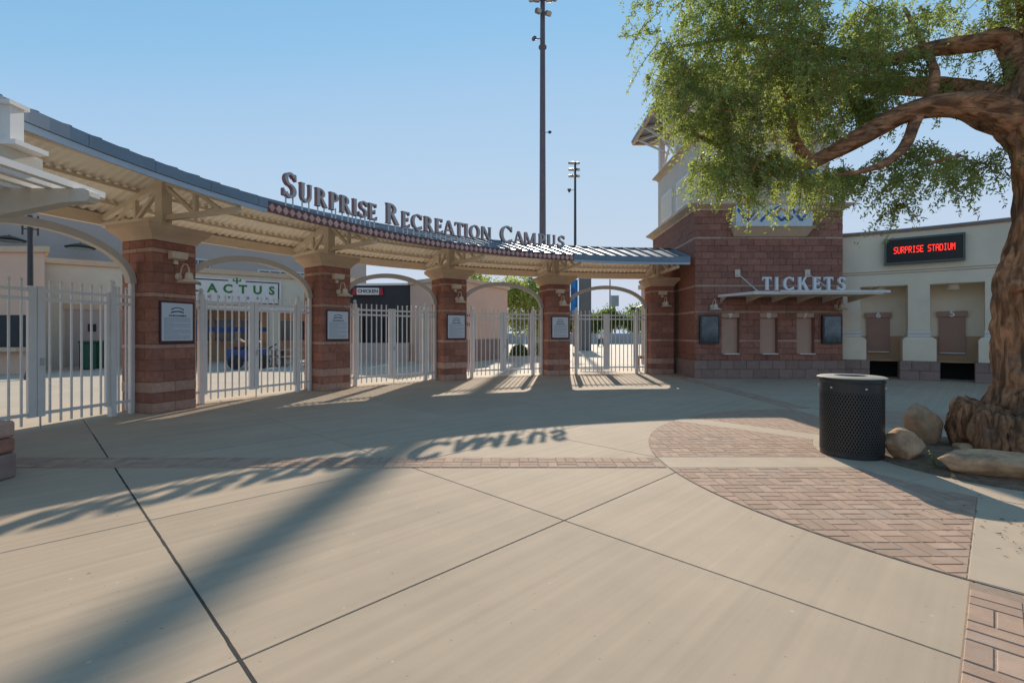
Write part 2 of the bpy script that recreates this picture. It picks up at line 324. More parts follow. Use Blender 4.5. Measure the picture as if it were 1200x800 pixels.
# serif capitals built from strokes, unit height
def ring(cx,cy,rx,ry,a0,a1,wv,wh,n=14):
    o=[];i=[]
    for k in range(n+1):
        a=R_(a0+(a1-a0)*k/n); c,s=math.cos(a),math.sin(a)
        o.append((cx+rx*c,cy+ry*s)); i.append((cx+(rx-wv)*c,cy+(ry-wh)*s))
    return o+i[::-1]
def rc(x0,y0,x1,y1): return [(x0,y0),(x1,y0),(x1,y1),(x0,y1)]
def stem(x,T=.19,e=.06): return [rc(x,0,x+T,1), [(x-e,0),(x+T+e,0),(x+T,.07),(x,.07)], [(x,.93),(x+T,.93),(x+T+e,1),(x-e,1)]]
def glyph(c):
    T=.19; t=.11
    if c=='I': return stem(.07),.33
    if c=='E': return stem(.07)+[rc(.2,.89,.58,1),rc(.2,.45,.50,.56),rc(.2,0,.6,.11),[(.5,.89),(.58,.78),(.6,1),(.5,1)],[(.52,0),(.62,0),(.64,.24),(.57,.11)],rc(.45,.38,.51,.63)],.66
    if c=='T': return [rc(.24,0,.24+T,1),[(.17,0),(.5,0),(.43,.07),(.24,.07)],rc(0,.88,.67,1),[(-.01,.72),(.05,.88),(.05,1),(-.01,1)],[(.62,.88),(.68,.72),(.68,1),(.62,1)]],.70
    if c in 'PR':
        g=stem(.07)+[ring(.27,.725,.34,.275,-90,90,.18,.09)]
        if c=='R': g=g+[[(.30,.47),(.48,.47),(.80,.0),(.57,0)]]
        return g,(.80 if c=='R' else .66)
    if c=='U': return [rc(.07,.3,.26,1),[(.01,1),(.32,1),(.26,.93),(.07,.93)],rc(.60,.3,.72,1),[(.54,1),(.78,1),(.72,.93),(.60,.93)],ring(.395,.32,.325,.33,180,360,.17,.14)],.82
    if c=='S': return [ring(.32,.735,.27,.275,20,262,.15,.10),ring(.30,.27,.30,.285,-160,88,.17,.11),[(.5,.78),(.60,.70),(.59,.95),(.54,.98)],[(-.01,.05),(.05,.02),(.09,.2),(-.01,.32)]],.64
    if c=='C': return [ring(.45,.5,.44,.515,48,312,.19,.10,20),[(.66,.80),(.80,.66),(.80,.97),(.74,.97)],[(.66,.18),(.74,.04),(.82,.04),(.80,.26)]],.84
    if c=='O': return [ring(.45,.5,.44,.515,0,180,.19,.10,16),ring(.45,.5,.44,.515,180,360,.19,.10,16)],.92
    if c=='A': return [[(.36,1),(.52,1),(.93,0),(.72,0)],[(.33,.85),(.41,.98),(.20,0),(.09,0)],rc(.22,.28,.68,.38),[(0,0),(.28,0),(.22,.06),(.08,.06)],[(.64,0),(1.0,0),(.92,.06),(.7,.06)]],.98
    if c=='N': return [rc(.08,0,.19,1),rc(.72,0,.83,1),[(.05,1),(.27,1),(.83,.0),(.66,.0)],[(.0,0),(.27,0),(.19,.06),(.08,.06)],[(.64,1),(.91,1),(.83,.94),(.72,.94)]],.92
    if c=='M': return [rc(.06,0,.17,1),rc(.83,0,1.02,1),[(.05,1),(.24,1),(.60,.05),(.49,.05)],[(.83,1),(.95,1),(.60,.05),(.52,.05)],[(0,0),(.25,0),(.17,.06),(.06,.06)],[(.77,0),(1.08,0),(1.02,.06),(.83,.06)]],1.1
    if c=='K': return stem(.07)+[[(.24,.42),(.36,.42),(.70,1),(.55,1)],[(.36,.56),(.52,.66),(.86,0),(.62,0)]],.86
def letter_mesh(c, h, depth, mats, xs=1.0):
    polys,wd=glyph(c); b=MB()
    for i,p in enumerate(polys):
        n=len(p); A=sum(p[k][0]*p[(k+1)%n][1]-p[(k+1)%n][0]*p[k][1] for k in range(n))
        if A<0: p=p[::-1]
        d=depth/2-.0016*(i%6)
        vs=[((x-wd/2)*h*xs,-d,y*h) for x,y in p]+[((x-wd/2)*h*xs,d,y*h) for x,y in p]
        b.add(vs,[tuple(range(n)),tuple(range(n,2*n))[::-1]],0)
        b.add(vs,[((k+1)%n,k,n+k,n+(k+1)%n) for k in range(n)],1)
    me=b.mesh('letter',mats,fix=False); return me,wd*h*xs
_blk={}
def block_mesh(sx,sy,sz,m,bev=.010):
    k=(round(sx,3),round(sy,3),round(sz,3),m.name)
    if k not in _blk: _blk[k]=MB().box((0,0,0),(sx,sy,sz)).mesh('block',m,bevel=bev)
    return _blk[k]
# ================================================================== SETTING: ground and paving
g=MB(); g.add([(-900,-300,-.06),(900,-300,-.06),(900,1800,-.06),(-900,1800,-.06)],[(0,1,2,3)])
struct(g.build('ground',M_ground,fix=False),'dry brown ground under and around the plaza')
# concrete slabs on a grid turned 45 degrees
RING=(5.8,5.65); R_OUT,R_IN,R_SOIL=4.05,1.95,1.44
plaza=struct(link('plaza',None),'pale broom finished concrete plaza slabs in front of the gates')
MB().add([(-15,-4,-.007),(19,-4,-.007),(19,21,-.007),(-15,21,-.007)],[(0,1,2,3)]).build('joint_fill',M_joint,plaza,fix=False)
P_=3.34/math.sqrt(2); gap=.008
sm=MB().box((0,0,-.03),(P_-gap,P_-gap,.06)).mesh('slab',M_conc,bevel=.004)
for i in range(-9,13):
    for j in range(-9,9):
        s=.98+3.34*(i+.5); d=3.48+3.34*(j+.5)           # X+Y and Y-X of the slab centre
        x,y=(s-d)/2,(s+d)/2
        if y<-3 or math.hypot(x-CEN[0],y-CEN[1])>15.0 or y<-.2*abs(x)-3: continue
        if x>17 or x<-12: continue
        link('slab',sm,plaza,(x,y,0),R_(45))
rj=random.Random(8); pts_l=[]; pts_r=[]; nj=150
for k in range(nj+1):
    t_=k/nj; x_=1.64-7.9*t_; y_=.98-x_; q_=(x_,y_)
    wl_,wr_=rj.uniform(.0045,.0095),rj.uniform(.0045,.0095)
    pts_l.append((x_-.707*wl_,y_-.707*wl_)); pts_r.append((x_+.707*wr_,y_+.707*wr_))
j1=MB(); j1.add([(p[0],p[1],.0012) for p in pts_l+pts_r],[(k,k+1,nj+2+k,nj+1+k) for k in range(nj)])
j1.build('expansion_joint',M_joint,plaza)
# rear paving behind the gates
rp=MB(); n=60; vs=[];fs=[]
for k in range(n+1):
    a=R_(-15+210*k/n)
    for r in (13.66,24,95): vs.append((CEN[0]+r*math.cos(a),CEN[1]+r*math.sin(a),.003 if r<20 else .0))
for k in range(n):
    for q in (0,1): fs.append((k*3+q,k*3+q+1,k*3+q+4,k*3+q+3))
rp.add(vs,fs); rear=struct(rp.build('rear_paving',M_crear),'sunlit pale concrete paving behind the gates')

# paver ring round the tree
def clip_in(poly,fn):                                  # keep side fn>=0 (linear)
    out=[]
    for i in range(len(poly)):
        a,b=poly[i],poly[(i+1)%len(poly)]; fa,fb=fn(a),fn(b)
        if fa>=0: out.append(a)
        if fa*fb<0:
            t=fa/(fa-fb); out.append((a[0]+(b[0]-a[0])*t,a[1]+(b[1]-a[1])*t))
    return out
base=MB(); n=96; vs=[];fs=[]
for k in range(n):
    a=2*math.pi*k/n
    for r in (R_SOIL-.1,R_OUT+.002): vs.append((RING[0]+r*math.cos(a),RING[1]+r*math.sin(a),.0050))
for k in range(n):
    q=(k+1)%n; fs.append((k*2,k*2+1,q*2+1,q*2))
base.add(vs,fs); ringo=struct(base.build('paver_ring',M_sand),'brick paver ring round the tree planter')
def band_poly(ang,r0,r1,hw):
    c,s=math.cos(R_(ang)),math.sin(R_(ang)); o=[]
    for r,q in ((r0,-hw),(r1,-hw),(r1,hw),(r0,hw)): o.append((RING[0]+r*c-q*s,RING[1]+r*s+q*c))
    return o
BANDS=[0,45,90,135,180,225,270,315]
for a in BANDS:
    p=band_poly(a,R_IN-.02,R_OUT-.012,.23)
    MB().prism(p,-.003,.0080).build('concrete_band',M_conc2,ringo,bevel=.003)
# inner concrete kerb ring, eight pieces
for k in range(8):
    vs=[];m=10; b=MB(); a0=22.5+45*k
    for z in (.0045,.020):
        pass
    pts=[(RING[0]+r*math.cos(R_(a)),RING[1]+r*math.sin(R_(a))) for r,aa in ((R_SOIL,range(m+1)),(R_IN,range(m,-1,-1))) for a in [a0+.12+(45-.24)*q/m for q in aa]]
    b.prism(pts,-.003,.0115).build('kerb_piece',M_conc2,ringo,bevel=.004)
MOD=.22; g2=.0042
def weave(x0,x1,y0,y1):                                # basket weave cells -> (cx,cy,lenx,leny)
    out=[]
    i0,i1=math.floor(x0/MOD),math.ceil(x1/MOD); j0,j1=math.floor(y0/MOD),math.ceil(y1/MOD)
    for i in range(i0,i1):
        for j in range(j0,j1):
            cx,cy=(i+.5)*MOD,(j+.5)*MOD
            if (i+j)%2: out += [(cx,cy-MOD/4,MOD,MOD/2),(cx,cy+MOD/4,MOD,MOD/2)]
            else: out += [(cx-MOD/4,cy,MOD/2,MOD),(cx+MOD/4,cy,MOD/2,MOD)]
    return out
pav=[]
oy=5.42
for cx,cy,lx,ly in weave(-R_OUT,R_OUT,-R_OUT,R_OUT):
    x,y=RING[0]+cx,RING[1]+.24+cy
    rr=math.hypot(x-RING[0],y-RING[1])
    poly=[(x-lx/2+g2,y-ly/2+g2),(x+lx/2-g2,y-ly/2+g2),(x+lx/2-g2,y+ly/2-g2),(x-lx/2+g2,y+ly/2-g2)]
    rs=[math.hypot(p[0]-RING[0],p[1]-RING[1]) for p in poly]
    if min(rs)>R_OUT or max(rs)<R_IN: continue
    cut=False
    ang=math.atan2(y-RING[1],x-RING[0])
    if max(rs)>R_OUT-.006:
        c,s=math.cos(ang),math.sin(ang); poly=clip_in(poly,lambda p:(R_OUT-.006)-((p[0]-RING[0])*c+(p[1]-RING[1])*s)); cut=True
    if poly and min(rs)<R_IN+.006:
        c,s=math.cos(ang),math.sin(ang); poly=clip_in(poly,lambda p:((p[0]-RING[0])*c+(p[1]-RING[1])*s)-(R_IN+.006)); cut=True
    for a in BANDS:                                    # cut away by the concrete bands: keep the part on the centre's side
        if not poly: break
        c,s=math.cos(R_(a)),math.sin(R_(a))
        if (x-RING[0])*c+(y-RING[1])*s<0: continue
        q=-(x-RING[0])*s+(y-RING[1])*c
        if abs(q)<.5:
            sg=1 if q>=0 else -1
            f2=lambda p:sg*(-(p[0]-RING[0])*s+(p[1]-RING[1])*c)-.236
            if min(f2(p) for p in poly)<0: poly=clip_in(poly,f2); cut=True
    if not poly or len(poly)<3: continue
    n=len(poly); A=abs(sum(poly[i][0]*poly[(i+1)%n][1]-poly[(i+1)%n][0]*poly[i][1] for i in range(n)))/2
    if A<.0006: continue
    pav.append((math.hypot(x,y)+(50 if (y<1 or x>y*1.08 ) else 0),x,y,lx,ly,poly,cut))
pav.sort(key=lambda t:t[0])
pm={}
for lx,ly in ((MOD,MOD/2),(MOD/2,MOD)):
    pm[lx>ly]=MB().box((0,0,0),(lx-2*g2,ly-2*g2,.012)).mesh('paver',M_paver,bevel=.0045)
rest=MB(); rng=random.Random(3)
for k,(dd,x,y,lx,ly,poly,cut) in enumerate(pav):
    dz=rng.uniform(-.0012,.0012)
    if k<300:
        if cut:
            o=MB().prism([(p[0]-x,p[1]-y) for p in poly],-.004,.006).build('paver',M_paver,ringo,bevel=.003); o.location=(x,y,.0025+dz)
        else:
            o=link('paver',pm[lx>ly],ringo,(x,y,.0025+dz)); o.rotation_euler=(rng.uniform(-.004,.004),rng.uniform(-.004,.004),rng.uniform(-.008,.008))
    else: rest.prism(poly,-.001,.0083+dz)
rest.build('far_pavers',M_paver,ringo)['kind']='stuff'
# straight paver bands running outwards
def paver_band(name,ang,r0,r1,label):
    o=struct(link(name,None,None,(RING[0],RING[1],0),R_(ang)),label)
    MB().bx(r0,r1,-.224,.224,.0006,.0022).build('bedding',M_sand,o)
    k=0
    n0,n1=math.floor(r0/MOD),math.ceil(r1/MOD)
    for i in range(n0,n1):
        for j in (-1,0):
            cx,cy=(i+.5)*MOD,(j+.5)*MOD
            for q in (-1,1):
                if (i+j)%2: px,py,lx,ly=cx,cy+q*MOD/4,MOD,MOD/2
                else: px,py,lx,ly=cx+q*MOD/4,cy,MOD/2,MOD
                if px-lx/2<r0-.001 or px+lx/2>r1: continue
                dz=rng.uniform(-.001,.001); p=link('paver',pm[lx>ly],o,(px,py,.0014+dz)); p.rotation_euler=(0,0,rng.uniform(-.006,.006))
    return o
paver_band('paver_band',180,R_OUT+.012,15.2,'narrow brick paver band crossing the concrete towards the pergola')
paver_band('paver_band',225,R_OUT+.012,8.2,'brick paver band running diagonally out across the concrete')
paver_band('paver_band',90,R_OUT+.012,12.4,'brick paver band running towards the ticket tower in the shade')
paver_band('paver_band',135,R_OUT+.012,6.0,'short brick paver band pointing at the gateway columns') if False else None

# ================================================================== ENTRANCE COLUMNS
NTH=['nearest the ticket tower','second from the ticket tower','third from the ticket tower','fourth from the ticket tower','fifth from the ticket tower','sixth from the ticket tower']
COLA=[90.4+17.4*k for k in range(6)]
RC=13.5; CW=.86
SEG=[(0,.19,1,0),(.19,.38,0,0),(.38,.58,1,0),(.58,1.22,0,3),(1.22,1.30,2,0),(1.30,2.20,0,4),(2.20,2.28,2,0),(2.28,3.04,0,4),(3.04,3.12,2,0),(3.12,3.27,0,0)]
def courses():
    out=[]
    for z0,z1,kind,n in SEG:
        n=max(1,n)
        for k in range(n): out.append((z0+(z1-z0)*k/n, z0+(z1-z0)*(k+1)/n, kind))
    return out
def cap_mesh(w):
    b=MB(); prof=[(0,w/2+.01),(.05,w/2+.03),(.08,w/2+.05),(.2,w/2+.17),(.23,w/2+.18),(.30,w/2+.18)]
    vs=[]
    for z,h in prof: vs += [(-h,-h,z),(h,-h,z),(h,h,z),(-h,h,z)]
    fs=[(3,2,1,0)]
    for i in range(len(prof)-1):
        for k in range(4): fs.append((i*4+k,i*4+(k+1)%4,(i+1)*4+(k+1)%4,(i+1)*4+k))
    m=len(prof)-1; fs.append((m*4,m*4+1,m*4+2,m*4+3)); b.add(vs,fs); return b.mesh('cap',M_tan)
capm=cap_mesh(CW)
corem=MB().bx(-CW/2+.014,CW/2-.014,-CW/2+.014,CW/2-.014,0,3.275).mesh('core',M_mortar)
mg=.005
col_roots=[]
for ci,a in enumerate(COLA):
    x,y=arcp(a,RC)
    t=thing('stone_column','brown split-stone column with tan flared cap, %s'%NTH[ci],'column',(x,y,0),arot(a),'columns carrying the curved entrance canopy'); col_roots.append(t)
    link('core',corem,t)
    rng=random.Random(50+ci)
    for k,(z0,z1,kind) in enumerate(courses()):
        m=M_block if kind==0 else M_blockl; h=z1-z0-mg; zc=(z0+z1)/2; w=CW+(.0 if kind==0 else .012)
        q=w/4
        if k%2==0: cells=[(-q,-q,w/2,w/2),(q,-q,w/2,w/2),(q,q,w/2,w/2),(-q,q,w/2,w/2)]
        else:
            e=w/4; cells=[(0,-w/2+e/2,w/2,e),(0,w/2-e/2,w/2,e),(-w/2+e/2,0,e,w/2),(w/2-e/2,0,e,w/2)]
            cells+=[(sx*(w/2-e/2),sy*(w/2-e/2),e,e) for sx in (-1,1) for sy in (-1,1)]
        for (bx_,by_,lx,ly) in cells:
            pr=0 if kind else rng.uniform(-.006,.006)
            o=link('block',block_mesh(lx-mg,ly-mg,h,m),t,(bx_*(1+pr),by_*(1+pr),zc))
    link('cap',capm,t,(0,0,3.275))

# ================================================================== CANOPY
RF,RR,RB=11.3,13.4,15.4; ZE,ZR=4.06,4.71
def zroof(r): return ZE+(ZR-ZE)*(1-abs(r-RR)/(RR-RF))
A_R,A_L=88.6,186.6
can=thing('entrance_canopy','curved tan steel canopy with blue-grey standing seam roof over the gates','canopy',(CEN[0],CEN[1],0))
inv=(-CEN[0],-CEN[1],0)
def cb(b,name,m,par=None,**k):
    b.v=[(v[0]-CEN[0],v[1]-CEN[1],v[2]) for v in b.v]; return b.build(name,m,par or can,**k)
STEP=2.0; npan=int((A_L-A_R)/STEP)
def wedge(a0,a1,r0,r1,th,dz,sub=1):
    b=MB(); vs=[];fs=[]
    for i in range(sub+1):
        a=R_(a0+(a1-a0)*i/sub); c,s=math.cos(a),math.sin(a)
        for r,z in ((r0,zroof(r0)+dz-th),(r1,zroof(r1)+dz-th),(r1,zroof(r1)+dz),(r0,zroof(r0)+dz)): vs.append((CEN[0]+r*c,CEN[1]+r*s,z))
    for i in range(sub):
        for k in range(4): fs.append((i*4+k,i*4+(k+1)%4,(i+1)*4+(k+1)%4,(i+1)*4+k))
    fs += [(3,2,1,0),(sub*4,sub*4+1,sub*4+2,sub*4+3)]
    return b.add(vs,fs)
# panels and seams: build once at angle 0 sector, share by rotation about the centre
pf=wedge(0,STEP,RF-.03,RR,.03,0); pr_=wedge(0,STEP,RR,RB+.03,.03,0)
pf.v=[(v[0]-CEN[0],v[1]-CEN[1],v[2]) for v in pf.v]; pr_.v=[(v[0]-CEN[0],v[1]-CEN[1],v[2]) for v in pr_.v]
pfm=pf.mesh('roof_panel',M_roof); prm=pr_.mesh('roof_panel',M_roof)
sf=MB(); 
for r0,r1 in ((RF-.03,RR),):
    sf.bar((r0,0,zroof(r0)+.026),(r1,0,zroof(r1)+.026),.032,.055)
sfm=sf.mesh('standing_seam',M_roof)
sb=MB().bar((RR,0,zroof(RR)+.032),(RB+.03,0,zroof(RB)+.032),.032,.07); sbm=sb.mesh('standing_seam',M_roof)
for k in range(npan):
    a=R_(A_R+k*STEP)
    link('roof_panel',pfm,can,None,a); link('roof_panel',prm,can,None,a)
    link('standing_seam',sfm,can,None,a); link('standing_seam',sbm,can,None,a)
cb(MB().arcbar(RR-.09,RR+.09,ZR+.012,ZR+.035,A_R,A_L,60),'ridge_cap',M_roof)
# corrugated deck underneath, one piece per bay and slope
edges=[A_R]+[(COLA[i]) for i in range(1,6)]+[A_L]
def deck(a0,a1,r0,r1):
    b=MB(); pitch=.15; n=int(R_(a1-a0)*RC/pitch)*4; vs=[];fs=[]
    w_=[0,.0,.042,.042]
    for i in range(n+1):
        a=R_(a0+(a1-a0)*i/n); c,s=math.cos(a),math.sin(a); dz=w_[i%4]
        for r in (r0,r1): vs.append((CEN[0]+r*c,CEN[1]+r*s,zroof(r)-.09+dz))
    for i in range(n): fs.append((i*2,i*2+1,i*2+3,i*2+2))
    return b.add(vs,fs)
for i in range(len(edges)-1):
    cb(deck(edges[i],edges[i+1],RF+.06,RR),'metal_deck',M_deck,fix=False)
    cb(deck(edges[i],edges[i+1],RR,RB-.05),'metal_deck',M_deck,fix=False)
# purlins and beams per bay
for i in range(len(edges)-1):
    a0,a1=edges[i]+.03,edges[i+1]-.03
    for r in (11.95,12.68,13.36,14.1,14.75):
        z1=zroof(r)-.10
        cb(MB().arcbar(r-.03,r+.03,z1-.065,z1-.003,a0,a1,10),'purlin',M_steel)
    cb(MB().arcbar(15.24,15.34,3.79,zroof(15.3)-.10,a0,a1,10),'rear_beam',M_steel)
    
# fascia pieces
A_D0,A_D1=ray_arc(672,RF-.04),ray_arc(313,RF-.04)
a=A_R
while a<A_L-.1:
    b_=min(a+5.0,A_L)
    for p0,p1,dia in ((a,min(b_,A_D0),0),(max(a,A_D0),min(b_,A_D1),1),(max(a,A_D1),b_,0)):
        if p1-p0<.05: continue
        g3=.02
        if dia:
            cb(MB().arcbar(RF-.075,RF-.035,3.845,4.035,p0+g3,p1-g3,4),'diamond_band',M_maroon)
        else:
            cb(MB().arcbar(RF-.075,RF-.035,3.91,4.075,p0+g3,p1-g3,4),'fascia',M_fascia)
            cb(MB().arcbar(RF-.055,RF-.02,3.82,3.905,p0,p1,4),'gutter',M_gutter)
    a=b_
cb(MB().arcbar(RF-.033,RF+.02,3.85,3.97,A_R,A_L,60),'eave_beam',M_steel)
cb(MB().arcbar(RF-.095,RF-.02,4.037,4.050,A_D0,A_D1,40),'drip_edge',M_fascia)
cb(MB().arcbar(RB-.0,RB+.05,3.84,4.07,A_R,A_L,60),'rear_fascia',M_steel)
dm=MB(); dm.add([(0,-.008,-.078),(.067,-.008,0),(0,-.008,.078),(-.067,-.008,0),(0,.01,-.09),(.079,.01,0),(0,.01,.09),(-.079,.01,0)],[(0,1,2,3),(7,6,5,4),(0,4,5,1),(1,5,6,2),(2,6,7,3),(3,7,4,0)])
dme=dm.mesh('diamond_tile',M_diam); rd=RF-.082
nd=int(R_(A_D1-A_D0)*rd/.158)
for k in range(nd):
    aa=A_D0+(A_D1-A_D0)*(k+.5)/nd; c,s=math.cos(R_(aa)),math.sin(R_(aa))
    link('diamond_tile',dme,can,(rd*c,rd*s,3.94),arot(aa))
# trusses over the columns
def truss(parent,local=True):
    y0,y1=RF-RC+.1,15.2-RC
    zr=lambda yy: zroof(RC+yy)-.19
    t=link('truss',MB().bar((0,y0,3.775),(0,y1,3.775),.09,.10).mesh('bottom_chord',M_steel),parent)
    ry=RR-RC
    MB().bar((0,y0,zr(y0)-.03),(0,ry,zr(ry)-.03),.09,.10).build('top_chord',M_steel,t)
    MB().bar((0,y1,zr(y1)-.03),(0,ry,zr(ry)-.03),.09,.10).build('top_chord',M_steel,t)
    MB().bx(-.10,.10,ry-.10,ry+.10,3.5,zr(ry)+.06).build('king_post',M_steel,t)
    for sg,ye in ((-1,y0),(1,y1)):
        L=abs(ye-ry); m1=ry+sg*L*.42; m2=ry+sg*L*.72
        MB().bar((.0,ry+sg*.08,zr(ry)-.12),(0,m1,3.82),.07,.07).build('web',M_steel,t)
        MB().bar((.0,m1+sg*.05,3.82),(0,m1+sg*.05,zr(m1)-.06),.075,.075).build('web',M_steel,t)
        MB().bar((.0,m1+sg*.1,zr(m1)-.08),(0,m2+sg*.1,3.82),.06,.06).build('web',M_steel,t)
    return t
for a in COLA:
    x,y=arcp(a,RC); t=truss(can); t.location=(x-CEN[0],y-CEN[1],0); t.rotation_euler=(0,0,arot(a))

# entrance lettering
sign=thing('entrance_lettering','raised grey serif letters with rust edges reading SURPRISE RECREATION CAMPUS','sign letters',(CEN[0],CEN[1],0))
LX=[('S',339,1),('U',358,0),('R',376,0),('P',391,0),('R',404.5,0),('I',415,0),('S',425,0),('E',436,0),
    ('R',459.5,1),('E',475,0),('C',488,0),('R',502,0),('E',514,0),('A',526,0),('T',538,0),('I',546,0),('O',556,0),('N',569.5,0),
    ('C',593,1),('A',608,0),('M',621,0),('P',635,0),('U',646,0),('S',657.5,0)]
rl=RF-.055
for ch,px,big in LX:
    aa=ray_arc(px,rl); h=.50 if big else .385
    me,wd=letter_mesh(ch,h,.10,[M_lface,M_lside],1.02)
    c,s=math.cos(R_(aa)),math.sin(R_(aa)); zb=4.235
    o=link('letter',me,sign,(rl*c,rl*s,zb),arot(aa))
    for q in (-1,1):
        xx=q*wd*.26 if ch not in 'IPT' else q*.05
        MB().bx(xx-.011,xx+.011,-.011,.011,-.186,.06).build('post',M_galv,o)

# ================================================================== GATES AND ARCHES
RG=13.62
GH=2.25
def picket(b,x,z0,z1):
    b.bx(x-.0125,x+.0125,-.0125,.0125,z0,z1)
    b.lathe([(.006,z1),(.02,z1+.012),(.024,z1+.03),(.016,z1+.05),(.004,z1+.058)],8,(x,0,0))
pkb=MB(); picket(pkb,0,.07,GH+.06); pkm=pkb.mesh('picket',M_white)
BAYN=['first gateway from the tower','second gateway from the tower','third gateway from the tower','fourth gateway from the tower','gateway beside the pergola']
def leaf_build(root,side,wd):
    # local x: 0 hinge .. side*wd meeting edge
    s=side
    for x0,x1 in ((0,.05),(wd-.11,wd)):
        MB().bx(min(s*x0,s*x1),max(s*x0,s*x1),-.03,.03,.19,GH).build('stile',M_white,root,bevel=.004)
    for z in (.24,GH-.20,GH-.06):
        MB().bx(min(s*.05,s*(wd-.11)),max(s*.05,s*(wd-.11)),-.019,.019,z-.025,z+.025).build('rail',M_white,root)
    n=6
    for k in range(n): link('picket',pkm,root,(s*(.05+(wd-.16)*(k+.5)/n+.0),0,0))
    if s<0:
        MB().bx(s*wd+.03,s*wd+.08,-.05,-.03,1.0,1.12).build('latch',M_galv,root)
        MB().bx(s*wd+.045,s*wd+.062,-.012,.012,.0,.19).build('drop_bolt',M_galv,root)
bayw=None
for i in range(5):
    a0,a1=COLA[i],COLA[i+1]; am=(a0+a1)/2
    p0=Vector((*arcp(a0,RG),0)); p1=Vector((*arcp(a1,RG),0)); mid=(p0+p1)/2; half=(p0-p1).length/2-CW/2-.035
    rz=arot(am); c,s=math.cos(rz),math.sin(rz)
    W=lambda x: (mid.x+c*x,mid.y+s*x,0)
    gp_=half-.40; lw=gp_-.09
    for sd_,nm in ((-1,'away from'),(1,'towards')):
        # fixed side panel with posts
        t=thing('fence_panel','narrow white picket panel, %s side, %s'%({'away from':'pergola','towards':'tower'}[nm],BAYN[i]),'fence panel',W(0),rz,'narrow picket panels beside the gates')
        e=sd_*half; q=sd_*(gp_)
        MB().bx(min(e,e-sd_*.075),max(e,e-sd_*.075),-.04,.04,0,GH+.20).build('end_post',M_white,t,bevel=.004)
        po=MB().bx(q-.05,q+.05,-.05,.05,0,GH+.10).build('gate_post',M_white,t,bevel=.004)
        MB().lathe([(.055,GH+.10),(.055,GH+.115),(.03,GH+.125),(.045,GH+.15),(.05,GH+.175),(.035,GH+.21),(.01,GH+.225)],12,(q,0,0)).build('finial',M_white,po,smooth=True)
        x0,x1=sorted((q+sd_*.05,e-sd_*.075))
        for z in (.24,GH-.20,GH-.06): MB().bx(x0,x1,-.019,.019,z-.025,z+.025).build('rail',M_white,t)
        for k in range(2): link('picket',pkm,t,(x0+(x1-x0)*(k+.5)/2,0,0))
        # gate leaf
        l=thing('gate_leaf','white picket gate leaf hinged on the %s side, %s'%({'away from':'pergola','towards':'tower'}[nm],BAYN[i]),'gate',W(sd_*(gp_-.07)),rz,'swing gate leaves in the gateways')
        leaf_build(l,-sd_,gp_-.075)
    # arch
    t=thing('gate_arch','flat steel arch curving over the white gates, %s'%BAYN[i],'arch',W(0),rz,'steel arches over the gateways')
    n=28; vs=[];fs=[]; ro,ri=half+.02,half-.11; zs=GH+.20; rise=.86
    for k in range(n+1):
        th=math.pi*k/n; cc,ss=math.cos(th),math.sin(th)
        for (rr,yy,dr) in ((ro,-.06,0),(ro,.06,0),(ri,.06,-.13),(ri,-.06,-.13)):
            vs.append((rr*cc,yy,zs+max(0,(rise+dr))*ss))
    for k in range(n):
        for q in range(4): fs.append((k*4+q,k*4+(q+1)%4,(k+1)*4+(q+1)%4,(k+1)*4+q))
    fs += [(3,2,1,0),(n*4,n*4+1,n*4+2,n*4+3)]
    MB().add(vs,fs).build('arch_bar',M_arch,t,smooth=True)

# ================================================================== THINGS MOUNTED ON COLUMNS
def wall_lamp(loc,rz,label):
    t=thing('wall_lamp',label,'lamp',loc,rz,'gooseneck wall lamps')
    MB().lathe([(.085,-.001),(.085,.02),(.05,.04),(.03,.06)],16).mesh('x',M_lamp)
    b=MB(); b.lathe([(.085,0),(.085,.02),(.06,.045),(.03,.06)],16)
    me=b.mesh('back_plate',M_lamp,smooth=True); me.transform(Matrix.Rotation(R_(90),4,'X')); link('back_plate',me,t)
    pts=[(0,-.04,.0)]+[(0,-.10-.13*(1-math.cos(th)),.12+.16*math.sin(th)+(.0)) for th in [math.pi*k/10 for k in range(11)]]+[(0,-.36,.02)]
    MB().tube(pts,.016,8).build('gooseneck',M_lamp,t,smooth=True)
    s=MB().lathe([(.045,.08),(.07,.06),(.085,.0),(.085,-.05),(.10,-.07),(.235,-.135),(.24,-.15),(.225,-.145),(.09,-.085),(.07,-.05)],24,(0,-.36,.0),cap=False).build('lamp_shade',M_lamp,t,smooth=True)
    t.scale=(.84,.84,.84); return t
def flood(loc,rz,label):
    t=thing('security_light',label,'security light',loc,rz,'cream security lights on the columns')
    MB().bx(-.04,.04,-.05,0,-.10,-.02).build('bracket',M_lamp,t)
    b=MB(); b.hexa([(-.15,-.17,.0),(.15,-.17,.0),(.15,-.02,-.02),(-.15,-.02,-.02),(-.15,-.20,.13),(.15,-.20,.13),(.15,-.02,.15),(-.15,-.02,.15)])
    h=b.build('housing',M_lamp,t,bevel=.012)
    MB().hexa([(-.13,-.18,.02),(.13,-.18,.02),(.13,-.168,.02),(-.13,-.168,.02),(-.13,-.207,.115),(.13,-.207,.115),(.13,-.19,.115),(-.13,-.19,.115)]).build('lens',M_lamp,h)
